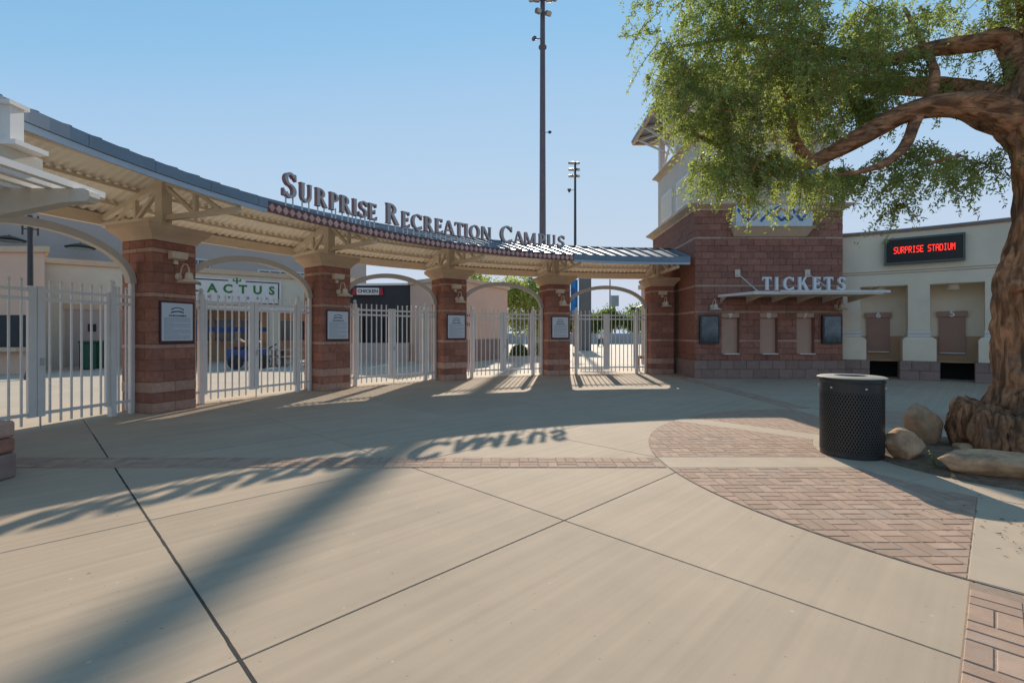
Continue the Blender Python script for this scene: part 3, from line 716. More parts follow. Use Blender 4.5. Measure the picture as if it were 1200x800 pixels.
def notice(loc,rz,label,k):
    t=thing('notice_board',label,'notice',loc,rz,'printed notices on the columns')
    MB().bx(-.335,.335,-.025,0,-.41,.41).build('frame',M_frame,t,bevel=.004)
    MB().bx(-.305,.305,-.030,-.0255,-.355,.375).build('panel',M_notice,t)
    h=MB()
    for q in range(9):                                  # small arched heading above the text
        th=R_(150-15*q); h.bx(.13*math.cos(th)-.011,.13*math.cos(th)+.011,-.033,-.0305,.215+.07*math.sin(th)-.01,.215+.07*math.sin(th)+.012)
    for q in range(13):
        th=R_(145-8.5*q); h.bx(.15*math.cos(th)-.009,.15*math.cos(th)+.009,-.033,-.0305,.155+.06*math.sin(th)-.012,.155+.06*math.sin(th)+.012)
    r=random.Random(k); x=-.17
    while x<.16:
        wv=r.uniform(.02,.06); h.bx(x,min(x+wv,.17),-.033,-.0305,.118,.145); x+=wv+.012
    h.build('heading_print',M_print,t)
    b=MB()
    for q in range(19):
        z=.085-q*.0225; x=-.26; end=.26 if q%5!=4 else r.uniform(-.1,.15)
        while x<end:
            wv=r.uniform(.02,.07); b.bx(x,min(x+wv,end),-.0325,-.0305,z-.005,z+.005); x+=wv+.01
    b.build('text_print',M_printg,t)
for ci in range(5):
    a=COLA[ci]; x,y=arcp(a,RC-CW/2-.012); rz=arot(a); c,s=math.cos(rz),math.sin(rz)
    Q=lambda u,z:(x+c*u,y+s*u,z)
    wall_lamp(Q(.05,2.62),rz,'cream gooseneck wall lamp on the column %s'%NTH[ci])
    flood(Q(-.02,2.95),rz,'cream security light box on the column %s'%NTH[ci])
    if ci: notice(Q(.02,1.72),rz,'white printed notice in maroon frame on the column %s'%NTH[ci],ci)
# ================================================================== TICKET TOWER
TY=16.4; TX0,TX1=6.2,11.2
TB=(6.28,21.6)
tower=thing('ticket_tower','brown stone ticket tower with tan cornice and pale open upper storey','building',(TX0,TY,0))
def tb(b,name,m,par=None,**k):
    b.v=[(v[0]-TX0,v[1]-TY,v[2]) for v in b.v]; return b.build(name,m,par or tower,**k)
TP=[(TX0,TY),(TX1,TY),(11.3,21.6),TB]
def inset(d,P=TP):
    n=len(P); out=[]
    for i in range(n):
        p=Vector(P[i]); a=(Vector(P[i])-Vector(P[i-1])).normalized(); b=(Vector(P[(i+1)%n])-Vector(P[i])).normalized()
        na=Vector((-a.y,a.x)); nb=Vector((-b.y,b.x)); bi=(na+nb); bi=bi/(bi.dot(na)) if bi.dot(na) else na
        out.append(tuple(p+bi*d))
    return out
WIN=[(7.10,'9'),(8.40,'8'),(9.64,'7')]; WW=.60
OPEN=[(x,x+WW,.8,2.2) for x,_ in WIN]+[(7.45,10.02,4.78,5.70)]
# core walls: front built in pieces round the openings
ins=inset(.03)
def wallbox(x0,x1,z0,z1): tb(MB().bx(x0,x1,TY+.03,TY+.35,z0,z1),'wall_core',M_mortar)
xs=[TX0+.03]+[v for x,_ in WIN for v in (x,x+WW)]+[TX1-.03]
for k in range(0,len(xs),2): wallbox(xs[k],xs[k+1],0,2.2)
for x,_ in WIN: wallbox(x,x+WW,0,.8)
wallbox(TX0+.03,TX1-.03,2.2,4.78); wallbox(TX0+.03,7.45,4.78,5.66); wallbox(10.02,TX1-.03,4.78,5.66)
tb(MB().prism([(ins[0][0]+.01,TY+.36),(ins[1][0]-.01,TY+.36),ins[2],ins[3]],0,5.655),'wall_core',M_mortar)
TSEG=[(0,.3,3,0),(.3,.6,3,0),(.6,1.22,0,3),(1.22,1.30,2,0),(1.30,2.20,0,4),(2.20,2.28,2,0),(2.28,3.08,0,4),(3.08,3.16,2,0),(3.16,4.70,0,7),(4.70,4.78,2,0),(4.78,5.66,0,4)]
rng=random.Random(12); cnt=0; k=0; restb=MB(); restl=MB(); restp=MB()
sv=Vector((TX0-TB[0],TY-TB[1])); SL=sv.length; sdir=sv.normalized(); srz=math.atan2(sdir.y,sdir.x)
for z0,z1,kind,n in TSEG:
    n=max(1,n)
    for q in range(n):
        a=z0+(z1-z0)*q/n; b=z0+(z1-z0)*(q+1)/n; zc=(a+b)/2; h=b-a-.005; k+=1
        m=M_pstone if kind==3 else (M_block if kind==0 else M_blockl); BL=.44 if kind!=2 else .88
        pr=.045 if b<=.601 else .0
        x=TX0-pr; first=True
        while x<TX1+pr-.01:
            x2=min(TX1+pr,x+(BL*.5 if (first and k%2) else BL)); first=False
            if TX1+pr-x2<.12: x2=TX1+pr
            pieces=[(x,x2)]
            for ox0,ox1,oz0,oz1 in OPEN:
                if oz0-.01<zc<oz1:
                    np_=[]
                    for u,v in pieces:
                        if v<=ox0 or u>=ox1: np_.append((u,v))
                        else:
                            if u<ox0-.03: np_.append((u,ox0))
                            if v>ox1+.03: np_.append((ox1,v))
                    pieces=np_
            for u,v in pieces:
                dep=.10; yy=TY-pr+dep/2+(0 if kind else rng.uniform(-.007,.004))-(.006 if kind else 0)
                if cnt<300: link('block',block_mesh(v-u-.005,dep,h,m),tower,((u+v)/2-TX0,yy-TY,zc)); cnt+=1
                else: (restl if kind else restb).bx(u+.004,v-.004,yy-dep/2,yy+dep/2,zc-h/2,zc+h/2)
            x=x2
        # side wall blocks
        s_=0.10 if pr==0 else .06; first=True
        while s_<SL-.01:
            s2=min(SL,s_+(BL*.5 if (first and k%2) else BL)); first=False
            if SL-s2<.12: s2=SL
            mid=Vector(TB)+sdir*(SL-(s_+s2)/2); nrm=Vector((-sdir.y,sdir.x)); nrm=nrm if nrm.x<0 else -nrm
            p=mid-nrm*(.05-pr+rng.uniform(-.004,.006))
            (restp if kind==3 else restl if kind else restb).box((p.x,p.y,zc),(s2-s_-.008,.10,h),srz)
            s_=s2
tb(restp,'base_courses',M_pstone)['kind']='stuff'; tb(restb,'stone_courses',M_block)['kind']='stuff'; tb(restl,'pale_stone_courses',M_blockl)['kind']='stuff'
# ticket windows
for x,num in WIN:
    wdw=tb(MB().bx(x+.004,x+WW-.004,TY+.02,TY+.30,2.05,2.198),'window_header',M_shut2)
    me=text_mesh(num,.27,.004,'number',M_pwhite,bold=.008); o=link('number',me,wdw,(x+WW/2-TX0,.015,2.122))
    sh=tb(MB().bx(x+.07,x+WW-.004,TY+.16,TY+.20,.80,2.048),'roller_shutter',M_shut2)
    for q in range(24): tb(MB().bx(x+.075,x+WW-.008,TY+.152,TY+.1605,.855+q*.05,.855+q*.05+.042),'slat',M_shut2,sh)
    tb(MB().bx(x+.004,x+.068,TY+.10,TY+.30,.80,2.046),'jamb',M_shut2)
    tb(MB().bx(x+.05,x+WW-.03,TY-.10,TY+.155,.802,.84),'sill',M_pwhite,bevel=.006)
# cornice
def cornice(P,z0,prof,m,name,par,conv):
    b=MB(); vs=[];fs=[]; n=len(P)
    for z,d in prof:
        for p in inset(-d,P): vs.append((p[0],p[1],z0+z))
    for i in range(len(prof)-1):
        for q in range(n): fs.append((i*n+q,i*n+(q+1)%n,(i+1)*n+(q+1)%n,(i+1)*n+q))
    mm=len(prof)-1; fs+= [tuple(range(n))[::-1],tuple(range(mm*n,mm*n+n))]
    return conv(b.add(vs,fs),name,m)
cornice(TP,5.662,[(0,.02),(.05,.05),(.15,.22),(.17,.25),(.22,.25)],M_tan,'cornice',tower,tb)
# mural with chevrons and its sill
mur=tb(MB().bx(7.46,10.01,TY-.262,TY+.05,5.082,5.80),'mural_panel',M_murw)
def chev(pts,wd,m,yf):
    for (x0,z0),(x1,z1) in zip(pts[:-1],pts[1:]):
        tb(MB().bar((x0,yf,z0),(x1,yf,z1),.012,wd,up=(0,0,1)),'chevron',m,mur)
yf=TY-.266
chev([(7.50,5.66),(7.83,5.26),(8.20,5.68)],.09,M_blue,yf)
chev([(8.28,5.24),(8.62,5.62),(8.95,5.72)],.09,M_blue,yf-.002)
chev([(9.30,5.68),(9.63,5.27),(9.98,5.66)],.09,M_blue,yf-.004)
chev([(8.72,5.52),(8.98,5.26),(9.08,5.38),(9.18,5.26),(9.35,5.40)],.08,M_blue,yf-.006)
chev([(8.70,5.42),(8.98,5.68)],.07,M_muro,yf-.008); chev([(9.02,5.66),(9.28,5.38)],.07,M_muro,yf-.008)
chev([(8.02,5.28),(8.22,5.46)],.06,M_muro,yf-.008); chev([(9.46,5.52),(9.64,5.70),(9.82,5.52)],.06,M_muro,yf-.008)
ms=MB(); ms.hexa([(7.50,TY-.03,4.785),(9.96,TY-.03,4.785),(9.96,TY+.06,4.785),(7.50,TY+.06,4.785),(7.40,TY-.28,5.06),(10.07,TY-.28,5.06),(10.07,TY+.06,5.06),(7.40,TY+.06,5.06)])
tb(ms,'mural_sill',M_tan); tb(MB().bx(7.38,10.09,TY-.30,TY+.06,5.061,5.081),'sill_top',M_tan)
tb(MB().bx(7.40,10.06,TY-.31,TY+.05,5.803,5.885),'mural_cap',M_tan)
# upper storey
UP=[(6.38,16.85),(11.02,16.85),(11.1,21.3),(6.42,21.3)]
UZ=8.15
tb(MB().prism(UP,5.88,UZ),'upper_wall',M_upper)
def up_cor(b,n,m): return tb(b,n,m)
cornice(UP,UZ+.002,[(0,.02),(.06,.05),(.14,.2),(.2,.2)],M_tan,'upper_cornice',tower,up_cor)
# windows of the upper storey
for x0 in (6.65,7.72,8.79,9.86):
    f=tb(MB().bx(x0,x0+.85,16.80,16.86,6.35,7.75),'window',M_pwhite); tb(MB().bx(x0+.07,x0+.78,16.79,16.799,6.42,7.68),'pane',M_win,f)
fl=tb(MB().bx(6.0,11.2,16.62,16.66,6.28,6.34),'rail',M_pwhite)
dv=(Vector(UP[3])-Vector(UP[0])); nv=Vector((dv.y,-dv.x)).normalized(); nv=nv if nv.x<0 else -nv
for u0,u1 in ((.12,.42),(.55,.85)):
    a=Vector(UP[0])+dv*u0+nv*.03; b=Vector(UP[0])+dv*u1+nv*.03
    f=tb(MB().bar((a.x,a.y,6.75),(b.x,b.y,6.75),.06,1.1),'window',M_pwhite)
    a2=Vector(UP[0])+dv*(u0+.03)+nv*.062; b2=Vector(UP[0])+dv*(u1-.03)+nv*.062
    tb(MB().bar((a2.x,a2.y,6.75),(b2.x,b2.y,6.75),.012,.92),'pane',M_wing,f)
# belvedere posts, braces and hip roof
corners=inset(.12,UP)
mids=[((corners[i][0]+corners[(i+1)%4][0])/2,(corners[i][1]+corners[(i+1)%4][1])/2) for i in range(4)]
for p in corners+mids: tb(MB().bx(p[0]-.11,p[0]+.11,p[1]-.11,p[1]+.11,UZ+.203,10.15),'post',M_pwhite)
allp=[corners[0],mids[0],corners[1],mids[1],corners[2],mids[2],corners[3],mids[3]]
for i in range(8):
    p,q=Vector(allp[i]),Vector(allp[(i+1)%8])
    tb(MB().bar((p.x,p.y,UZ+.25),(q.x,q.y,10.05),.07,.08),'brace',M_pwhite); tb(MB().bar((p.x,p.y,10.05),(q.x,q.y,UZ+.25),.06,.08),'brace',M_pwhite)
    tb(MB().bar((p.x,p.y,10.08),(q.x,q.y,10.08),.16,.16),'top_beam',M_pwhite)
ev=inset(-.95,UP); cxy=(sum(p[0] for p in UP)/4,sum(p[1] for p in UP)/4)
tb(MB().add([(p[0],p[1],10.22) for p in ev]+[(p[0],p[1],10.34) for p in ev]+[(cxy[0]-1.2,cxy[1],11.8),(cxy[0]+1.2,cxy[1],11.8)],
  [(3,2,1,0),(0,1,5,4),(1,2,6,5),(2,3,7,6),(3,0,4,7),(4,5,9,8),(5,6,9),(6,7,8,9),(7,4,8)]),'hip_roof',M_roof)
ev2=inset(-.88,UP)
for i in range(4):
    p,q=Vector(ev2[i]),Vector(ev2[(i+1)%4]); tb(MB().bar((p.x,p.y,10.17),(q.x,q.y,10.17),.09,.10),'eave_beam',M_tan)
    for u in (.08,.29,.5,.71,.92):
        e=p+(q-p)*u; r=Vector(inset(.1,UP)[i])*(1-u)+Vector(inset(.1,UP)[(i+1)%4])*u
        tb(MB().bar((e.x,e.y,10.15),(r.x,r.y,10.15),.08,.10),'rafter',M_pwhite); tb(MB().bar((e.x+(r.x-e.x)*.12,e.y+(r.y-e.y)*.12,10.1),(r.x,r.y,9.35),.07,.08),'bracket',M_pwhite)

# poster cases on the tower
for X0,lab in ((6.32,'black framed poster case on the tower, nearer the entrance gates'),(10.45,'black framed poster case on the tower, nearer the tan ticket wing')):
    t=thing('poster_case',lab,'poster case',(X0+.33,TY-.012,1.65),0,'poster cases on the tower')
    MB().bx(-.33,.33,-.09,0,-.48,.48).build('case',M_bmetal,t,bevel=.006)
    MB().bx(-.27,.27,-.0935,-.0905,-.41,.42).build('poster',M_poster,t)
    MB().bx(-.275,.275,-.0985,-.0945,-.415,.425).build('glass',M_glass2 if 'M_glass2' in globals() else M_glass,t)
# awning over the ticket windows
aw=thing('ticket_awning','flat pale metal awning hung on rods above the ticket windows','awning',(9.2,TY,2.75))
AX0,AX1=6.95,11.45
b=MB(); b.prism([(AX0-9.2,-.10),(AX0+.55-9.2,-1.35),(AX1-9.2,-1.35),(AX1-9.2,-.01),(AX0-9.2,-.01)],.0,.035); b.build('deck',M_pwhite,aw)
b=MB().bar((AX0-9.2-.01,-.10,.02),(AX0+.55-9.2,-1.37,.02),.03,.085); b.build('edge_beam',M_pwhite,aw)
MB().bx(AX0+.55-9.2,AX1-9.2+.06,-1.385,-1.352,-.025,.075).build('front_beam',M_pwhite,aw)
MB().bx(AX0+1.35-9.2,AX1-9.2+.25,-1.43,-1.387,.02,.10).build('letter_rail',M_pwhite,aw)
for k in range(6):
    x=AX0+.12+k*.86-9.2; L=1.25 if k else .35
    b=MB(); b.add([(x-.03,-.012,-.20),(x-.03,-L,-.03),(x-.03,-L,-.002),(x-.03,-.012,-.002),(x+.03,-.012,-.20),(x+.03,-L,-.03),(x+.03,-L,-.002),(x+.03,-.012,-.002)],[(0,1,2,3),(7,6,5,4),(0,4,5,1),(1,5,6,2),(2,6,7,3),(3,7,4,0)]); b.build('bracket',M_lamp,aw)
for x in (7.62,9.98):
    MB().bx(x-.09-9.2,x+.09-9.2,-.045,-.008,.66,.92).build('wall_plate',M_lamp,aw,bevel=.006)
    MB().tube([(x-9.2,-.04,.78),(x+.12-9.2,-1.25,.03)],.016,8).build('tie_rod',M_pwhite,aw)
tk=thing('tickets_lettering','pale blue-white serif letters reading TICKETS on the awning edge','sign letters',(9.2,TY-1.41,2.852))
for ch,px in zip('TICKETS',(899,910,924,941,957,971,986)):
    me,wd=letter_mesh(ch,.40,.07,[M_lwhite,M_lwhite],1.0)
    link('letter',me,tk,((px-600)/FPX*(TY-1.41)-9.2,0,-.001))
wall_lamp((6.76,TY-.012,2.42),0,'pale gooseneck wall lamp on the tower at the gate end of the awning')
wall_lamp((10.95,TY-.012,2.42),0,'pale gooseneck wall lamp on the tower at the ticket wing end')

# ================================================================== TICKET WING (curved, stuccoed)
RW=13.2
wing=thing('ticket_wing','curved tan stucco ticket wing with recessed booths beside the tower','building',(*arcp(55,RW),0))
wl=wing.location.copy()
def wb(b,name,m,par=None,**k):
    b.v=[(v[0]-wl.x,v[1]-wl.y,v[2]) for v in b.v]; return b.build(name,m,par or wing,**k)
PA=[62.95-7.95*k for k in range(6)]
AS,AE=66.5,PA[-1]-4
wb(MB().arcbar(RW,RW+1.0,3.12,4.86,AE,AS,40),'upper_wall',M_wing)
for z in (3.50,3.575): wb(MB().arcbar(RW-.012,RW-.0005,z,z+.022,AE,AS,40),'reveal_shade_strip',M_wing2)  # raised darker strips; their tone paints in the shade of wall grooves
wb(MB().arcbar(RW-.07,RW+1.05,4.862,4.93,AE,AS,40),'coping',M_pstone)
wb(MB().arcbar(RW-.10,RW+1.08,4.932,4.965,AE,AS,40),'coping_cap',M_gutter)
wb(MB().arcbar(RW+.85,RW+1.2,.62,3.12,AE,AS,40),'booth_wall',M_wing)
wb(MB().arcbar(RW+.82,RW+.849,.62,1.42,AE,AS,40),'booth_dado',M_wing2)
wb(MB().arcbar(RW+1.0,RW+1.2,.0,.62,AE,AS,40),'toe_recess_shade',M_black)  # back of the low void, painted black for the shade under the counter
wb(MB().arcbar(RW+.45,RW+1.0,.565,.62,AE,AS,40),'counter',M_wing2)
wb(MB().arcbar(RW+.01,RW+.85,3.10,3.12,AE,AS,40),'soffit',M_wing)
def local(a,r): 
    x,y=arcp(a,r); return (x-wl.x,y-wl.y,0)
pier=None
def mk_pier():
    p=link('pier',MB().bx(-.275,.275,-.03,.84,1.605,3.10).mesh('pier',M_wing),wing)
    MB().bx(-.29,.29,-.045,.845,1.40,1.60).build('pier_band',M_pwhite,p,bevel=.01)
    MB().bx(-.285,.285,-.06,-.0455,1.47,1.53).build('groove_shade_strip',M_upper,p)  # raised darker strip, its colour standing in for shade in a groove
    b=MB(); b.add([(-.42,-.17,.62),(.42,-.17,.62),(.42,.848,.62),(-.42,.848,.62),(-.42,-.17,1.30),(.42,-.17,1.30),(.42,.848,1.30),(-.42,.848,1.30),(-.33,-.08,1.395),(.33,-.08,1.395),(.33,.848,1.395),(-.33,.848,1.395)],
        [(3,2,1,0),(0,1,5,4),(1,2,6,5),(2,3,7,6),(3,0,4,7),(4,5,9,8),(5,6,10,9),(6,7,11,10),(7,4,8,11),(8,9,10,11)])
    b.build('pier_base',M_wing,p)
    for k,(z0,z1) in enumerate(((.0,.3),(.305,.615))):
        for x0,x1 in ((-.50,-.003),(.003,.50)) if k==0 else ((-.5,-.2),(-.195,.25),(.255,.5)):
            MB().bx(x0,x1,-.25,.842,z0,z1).build('base_stone',M_pstone,p,bevel=.012)
    return p
pier=mk_pier()
for k,a in enumerate(PA):
    p=pier if k==0 else copytree(pier,wing)
    p.location=local(a,RW); p.rotation_euler=(0,0,arot(a))
for k,num in enumerate(('6','5','4','3','2')):
    a=(PA[k]+PA[k+1])/2+.25
    hd=link('shutter_header',MB().bx(-.37,.37,-.10,.0,2.06,2.24).mesh('h',M_shut),wing,local(a,RW+.82)); hd.rotation_euler=(0,0,arot(a))
    link('number',text_mesh(num,.28,.004,'number',M_pwhite,bold=.008),hd,(0,-.106,2.15))
    sh=link('roller_shutter',MB().bx(-.32,.32,-.05,.0,.86,2.055).mesh('s',M_shut),wing,local(a,RW+.815)); sh.rotation_euler=(0,0,arot(a))
    for q in range(22): MB().bx(-.30,.30,-.058,-.0505,.90+q*.052,.90+q*.052+.044).build('slat',M_shut,sh)
    MB().bx(-.31,.31,-.10,-.0505,.85,.885).build('sill',M_galv,sh,bevel=.004)
    lt=thing('ceiling_light','white drum light in the %s ticket booth recess from the tower'%('first','second','third','fourth','fifth')[k],'light',(*arcp(a,RW+.35),2.92),arot(a),'drum lights in the ticket booths')
    MB().lathe([(.16,0),(.165,.01),(.165,.14),(.17,.15),(.17,.18)],20).build('drum',M_lamp,lt,smooth=True)
# LED board
la=ray_arc(1082,RW-.15); lx,ly=arcp(la,RW-.005)
led=thing('led_board','black electronic message board with red dotted text SURPRISE STADIUM','sign',(lx,ly,4.22),arot(la))
MB().bx(-1.0,1.0,-.16,0.06,-.43,.43).build('cabinet',M_ledf,led,bevel=.008)
MB().bx(-.94,.94,-.166,-.1605,-.365,.365).build('screen',M_led,led)
for z0,z1 in ((.367,.43),(-.43,-.367)): MB().bx(-1.0,1.0,-.19,-.1605,z0,z1).build('frame_bar',M_ledf,led)
for s in (-1,1): MB().bx(min(s*.942,s*1.0),max(s*.942,s*1.0),-.19,-.1605,-.3665,.3665).build('frame_bar',M_ledf,led)
DOT={'S':'01111 10000 10000 01110 00001 00001 11110','U':'10001 10001 10001 10001 10001 10001 01110','R':'11110 10001 10001 11110 10100 10010 10001','P':'11110 10001 10001 11110 10000 10000 10000','I':'01110 00100 00100 00100 00100 00100 01110','E':'11111 10000 10000 11110 10000 10000 11111','T':'11111 00100 00100 00100 00100 00100 00100','A':'01110 10001 10001 11111 10001 10001 10001','D':'11110 10001 10001 10001 10001 10001 11110','M':'10001 11011 10101 10101 10001 10001 10001'}
msg='SURPRISE STADIUM'; pit=.0166; x=-.75
for ch in msg:
    if ch!=' ':
        b=MB()
        for r_,row in enumerate(DOT[ch].split()):
            for c_,v in enumerate(row):
                if v=='1': b.bx(x+c_*pit,x+c_*pit+.0162,-.1685,-.1665,.105-r_*.031,.105-r_*.031+.0296)
        b.build('letter',M_red,led)
    x+=pit*5.75

# ================================================================== PERGOLA (beside the gates)
pg=thing('pergola','cream timber pergola with white slats on a low stone pedestal','pergola',(-6.1,5.5,0))
def pb(b,name,m,par=None,**k):
    b.v=[(v[0]+6.1,v[1]-5.5,v[2]) for v in b.v]; return b.build(name,m,par or pg,**k)
DC=5.5
zc_=3.13
# carrying beam with shaped tail
b=MB(); prof=[(-9.0,2.82),(-5.75,2.83),(-5.05,2.97),(-4.78,2.985),(-4.73,3.04),(-4.74,3.10),(-4.80,zc_),(-9.0,zc_)]
n=len(prof); b.add([(x,DC-.07,z) for x,z in prof]+[(x,DC+.07,z) for x,z in prof],[tuple(range(n)),tuple(range(n,2*n))[::-1]]+[((i+1)%n,i,n+i,n+(i+1)%n) for i in range(n)])
pb(b,'carrying_beam',M_cream)
pb(MB().bx(-9.0,-4.95,1.4,1.54,2.90,zc_),'carrying_beam',M_cream)
for k in range(18):
    x=-4.96-.235*k; pb(MB().bx(x-.045,x+.045,.9,DC+.36,zc_+.003,zc_+.075),'slat',M_pwhite)
pb(MB().bx(-5.32,-5.13,.9,5.30,zc_+.10,zc_+.27),'edge_joist',M_cream)
for y_ in (1.5,2.7,3.9,5.1): pb(MB().bx(-5.30,-5.15,y_-.05,y_+.05,zc_+.077,zc_+.099),'packer',M_cream)
blk=MB()
blk.bx(-5.62,-5.13,4.955,5.095,3.45,3.84); blk.bx(-5.68,-4.97,4.85,5.2,3.402,3.45); blk.bx(-5.66,-5.10,4.92,5.13,3.84,3.885)
pb(blk,'pedestal_block',M_pwhite)
pb(MB().bx(-6.35,-6.1,DC-.12,DC+.12,0,2.82),'post',M_cream)
pb(MB().bx(-6.35,-6.1,1.35,1.59,0,2.90),'post',M_cream)
# low stone pedestal
pw=[(-7.4,5.06),(-5.17,5.06),(-5.17,6.0),(-7.4,6.0)]
pb(MB().bx(-7.4,-5.195,4.1,5.10,0,.26),'footing',M_pstone,bevel=.02)
for k,(z0,z1) in enumerate(((.265,.42),(.425,.60))):
    x=-5.20
    for q in range(5):
        x2=x-(.28 if (q==0 and k) else .5)
        pb(MB().bx(max(x2,-7.4)+.004,x-.004,4.105,5.095,z0,z1-.004),'block',M_block if not k else M_blockl,bevel=.025); x=x2
# ================================================================== TRASH CAN
tc=thing('litter_bin','black perforated metal litter bin with tan rim beside the rocks','litter bin',(4.20,6.0,.0085)); tc.scale=(1.02,1.02,1.065)
RB_,HB=.325,.90
MB().lathe([(RB_,.0),(RB_,.06),(RB_-.008,.06),(RB_-.008,.03)],40).build('base_band',M_bmetal,tc,smooth=True)
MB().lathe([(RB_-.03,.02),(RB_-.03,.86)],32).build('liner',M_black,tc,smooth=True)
MB().lathe([(RB_+.004,.735),(RB_+.004,.89),(RB_-.01,.89)],40,cap=False).build('top_band',M_bmetal,tc,smooth=True)
MB().lathe([(RB_+.012,.845),(RB_+.016,.855),(RB_+.012,.865)],40,cap=False).build('hoop',M_bmetal,tc,smooth=True)
# expanded metal sheet: diamond mesh
nb,rows=64,22; b=MB()
for r_ in range(rows):
    z0=.06+(.735-.06)*r_/rows; z1=.06+(.735-.06)*(r_+1)/rows
    for k in range(nb):
        a0=2*math.pi*(k+(r_%2)*.5)/nb
        for sg in (-1,1):
            a1=a0+sg*math.pi/nb
            p=Vector((RB_*math.cos(a0),RB_*math.sin(a0),z0)); q=Vector((RB_*math.cos(a1),RB_*math.sin(a1),z1))
            b.bar(p,q,.009,.006,up=(math.cos(a0),math.sin(a0),0))
b.build('expanded_mesh',M_mesh,tc,fix=False)
for k in range(6):
    a=R_(20+60*k)
    MB().box((RB_*math.cos(a)*1.03,RB_*math.sin(a)*1.03,.79),(.014,.02,.02),a).build('bolt',M_galv,tc)
MB().lathe([(.17,.905),(.175,.918),(RB_+.0,.914),(RB_+.032,.903),(RB_+.034,.896),(RB_-.02,.89),(.17,.895)],44,cap=False).build('rim_lid',M_rim,tc,smooth=True)
MB().lathe([(.0,.893),(.173,.895)],32).build('opening_shade',M_black,tc)  # solid disc, its black standing in for the shade inside the bin

# ================================================================== PLANTER, ROCKS
sb_=MB(); n=56; vs=[(RING[0],RING[1],.10)];fs=[]
for j,r in enumerate((.4,.8,1.1,1.3,R_SOIL+.02)):
    for k in range(n):
        a=2*math.pi*k/n; z=.10*(1-(r/1.5)**2)+.008+.02*noise.noise((r*math.cos(a)*4,r*math.sin(a)*4,3)) if j<4 else .006
        vs.append((RING[0]+r*math.cos(a),RING[1]+r*math.sin(a),z))
for k in range(n): fs.append((0,1+k,1+(k+1)%n))
for j in range(4):
    for k in range(n): fs.append((1+j*n+k,1+(j+1)*n+k,1+(j+1)*n+(k+1)%n,1+j*n+(k+1)%n))
struct(sb_.add(vs,fs).build('planter_soil',M_soil,smooth=True),'dark soil of the round tree planter')
def rock(loc,size,rz,seed,label,tilt=0,flat=0):
    bm=bmesh.new(); bmesh.ops.create_icosphere(bm,subdivisions=4,radius=1); rr=random.Random(seed); off=Vector((rr.uniform(0,50),rr.uniform(0,50),rr.uniform(0,50)))
    planes=[(Vector((rr.gauss(0,1),rr.gauss(0,1),rr.gauss(0,.8))).normalized(),rr.uniform(.62,.86)) for _ in range(13)]
    for v in bm.verts:
        p=v.co.copy()
        for nrm,d in planes:
            e=p.dot(nrm)-d
            if e>0: p-=nrm*e*.85
        p*=1+.10*noise.noise(p*1.6+off)+.05*noise.noise(p*4+off)+.022*noise.noise(p*10+off)
        v.co=Vector((p.x*size[0],p.y*size[1],p.z*size[2]))
    bm.transform(Matrix.Rotation(tilt,4,'Y')); me=bpy.data.meshes.new('rock'); bm.to_mesh(me); bm.free(); me.materials.append(M_rock)
    me.polygons.foreach_set('use_smooth',[True]*len(me.polygons)); zmin=min(v.co.z for v in me.vertices)
    o=link('boulder',me,None,(loc[0],loc[1],.0-zmin*.75+loc[2]),rz); tag(o,label,'rock','boulders in the tree planter'); return o
rock((4.66,5.75,.02),(.27,.20,.21),.5,3,'rounded tan boulder touching the litter bin')
rock((5.42,6.45,.04),(.25,.22,.31),1.1,5,'pointed brown boulder standing behind the rounded tan one',.2)
rock((5.80,6.22,.06),(.14,.13,.13),.3,8,'small rust-brown boulder against the tree roots')
rock((5.10,5.0,.01),(.66,.30,.19),-.40,11,'long flat tan boulder lying on the planter edge')
rock((5.55,5.95,.04),(.15,.12,.07),.8,13,'small dark half-buried stone between the boulders')
# sprout
sp=thing('weed_sprout','small bright green weed sprouting beside the long flat boulder','plant',(4.62,5.28,.02))
b=MB(); rr=random.Random(4); st=MB()
for k in range(7):
    a=rr.uniform(0,6.28); h=rr.uniform(.10,.22); tip=Vector((math.cos(a)*h*.35,math.sin(a)*h*.35,h)); st.tube([(0,0,-.02),tip*.5+Vector((0,0,.02)),tip],[.004,.003,.002],5)
    for q in range(7):
        p=tip*(.3+.7*q/6); d=Vector((rr.gauss(0,1),rr.gauss(0,1),rr.uniform(-.2,.8))).normalized()*rr.uniform(.025,.045); s=d.cross(Vector((0,0,1))).normalized()*.011
        b.add([p,p+d*.5+s,p+d,p+d*.5-s],[(0,1,2,3)])
st.build('stem',M_leaf,sp); b.build('leaves',M_leaf,sp,fix=False)
# dry leaf litter
b=MB(); rr=random.Random(9)
for k in range(150):
    x=rr.uniform(3.2,5.2); y=rr.uniform(3.2,5.0)
    if k<60: x,y=rr.gauss(3.95,.25),rr.gauss(3.65,.2)
    a=rr.uniform(0,6.28); L=rr.uniform(.008,.028); wv=rr.uniform(.002,.006); c,s=math.cos(a),math.sin(a)
    b.add([(x-c*L,y-s*L,.0135),(x+s*wv,y-c*wv,.016),(x+c*L,y+s*L,.0135),(x-s*wv,y+c*wv,.019)],[(0,1,2,3)])
tag(b.build('leaf_litter',M_litter,fix=False),'dry brown leaf litter scattered on the concrete near the planter','leaf litter',kind='stuff')

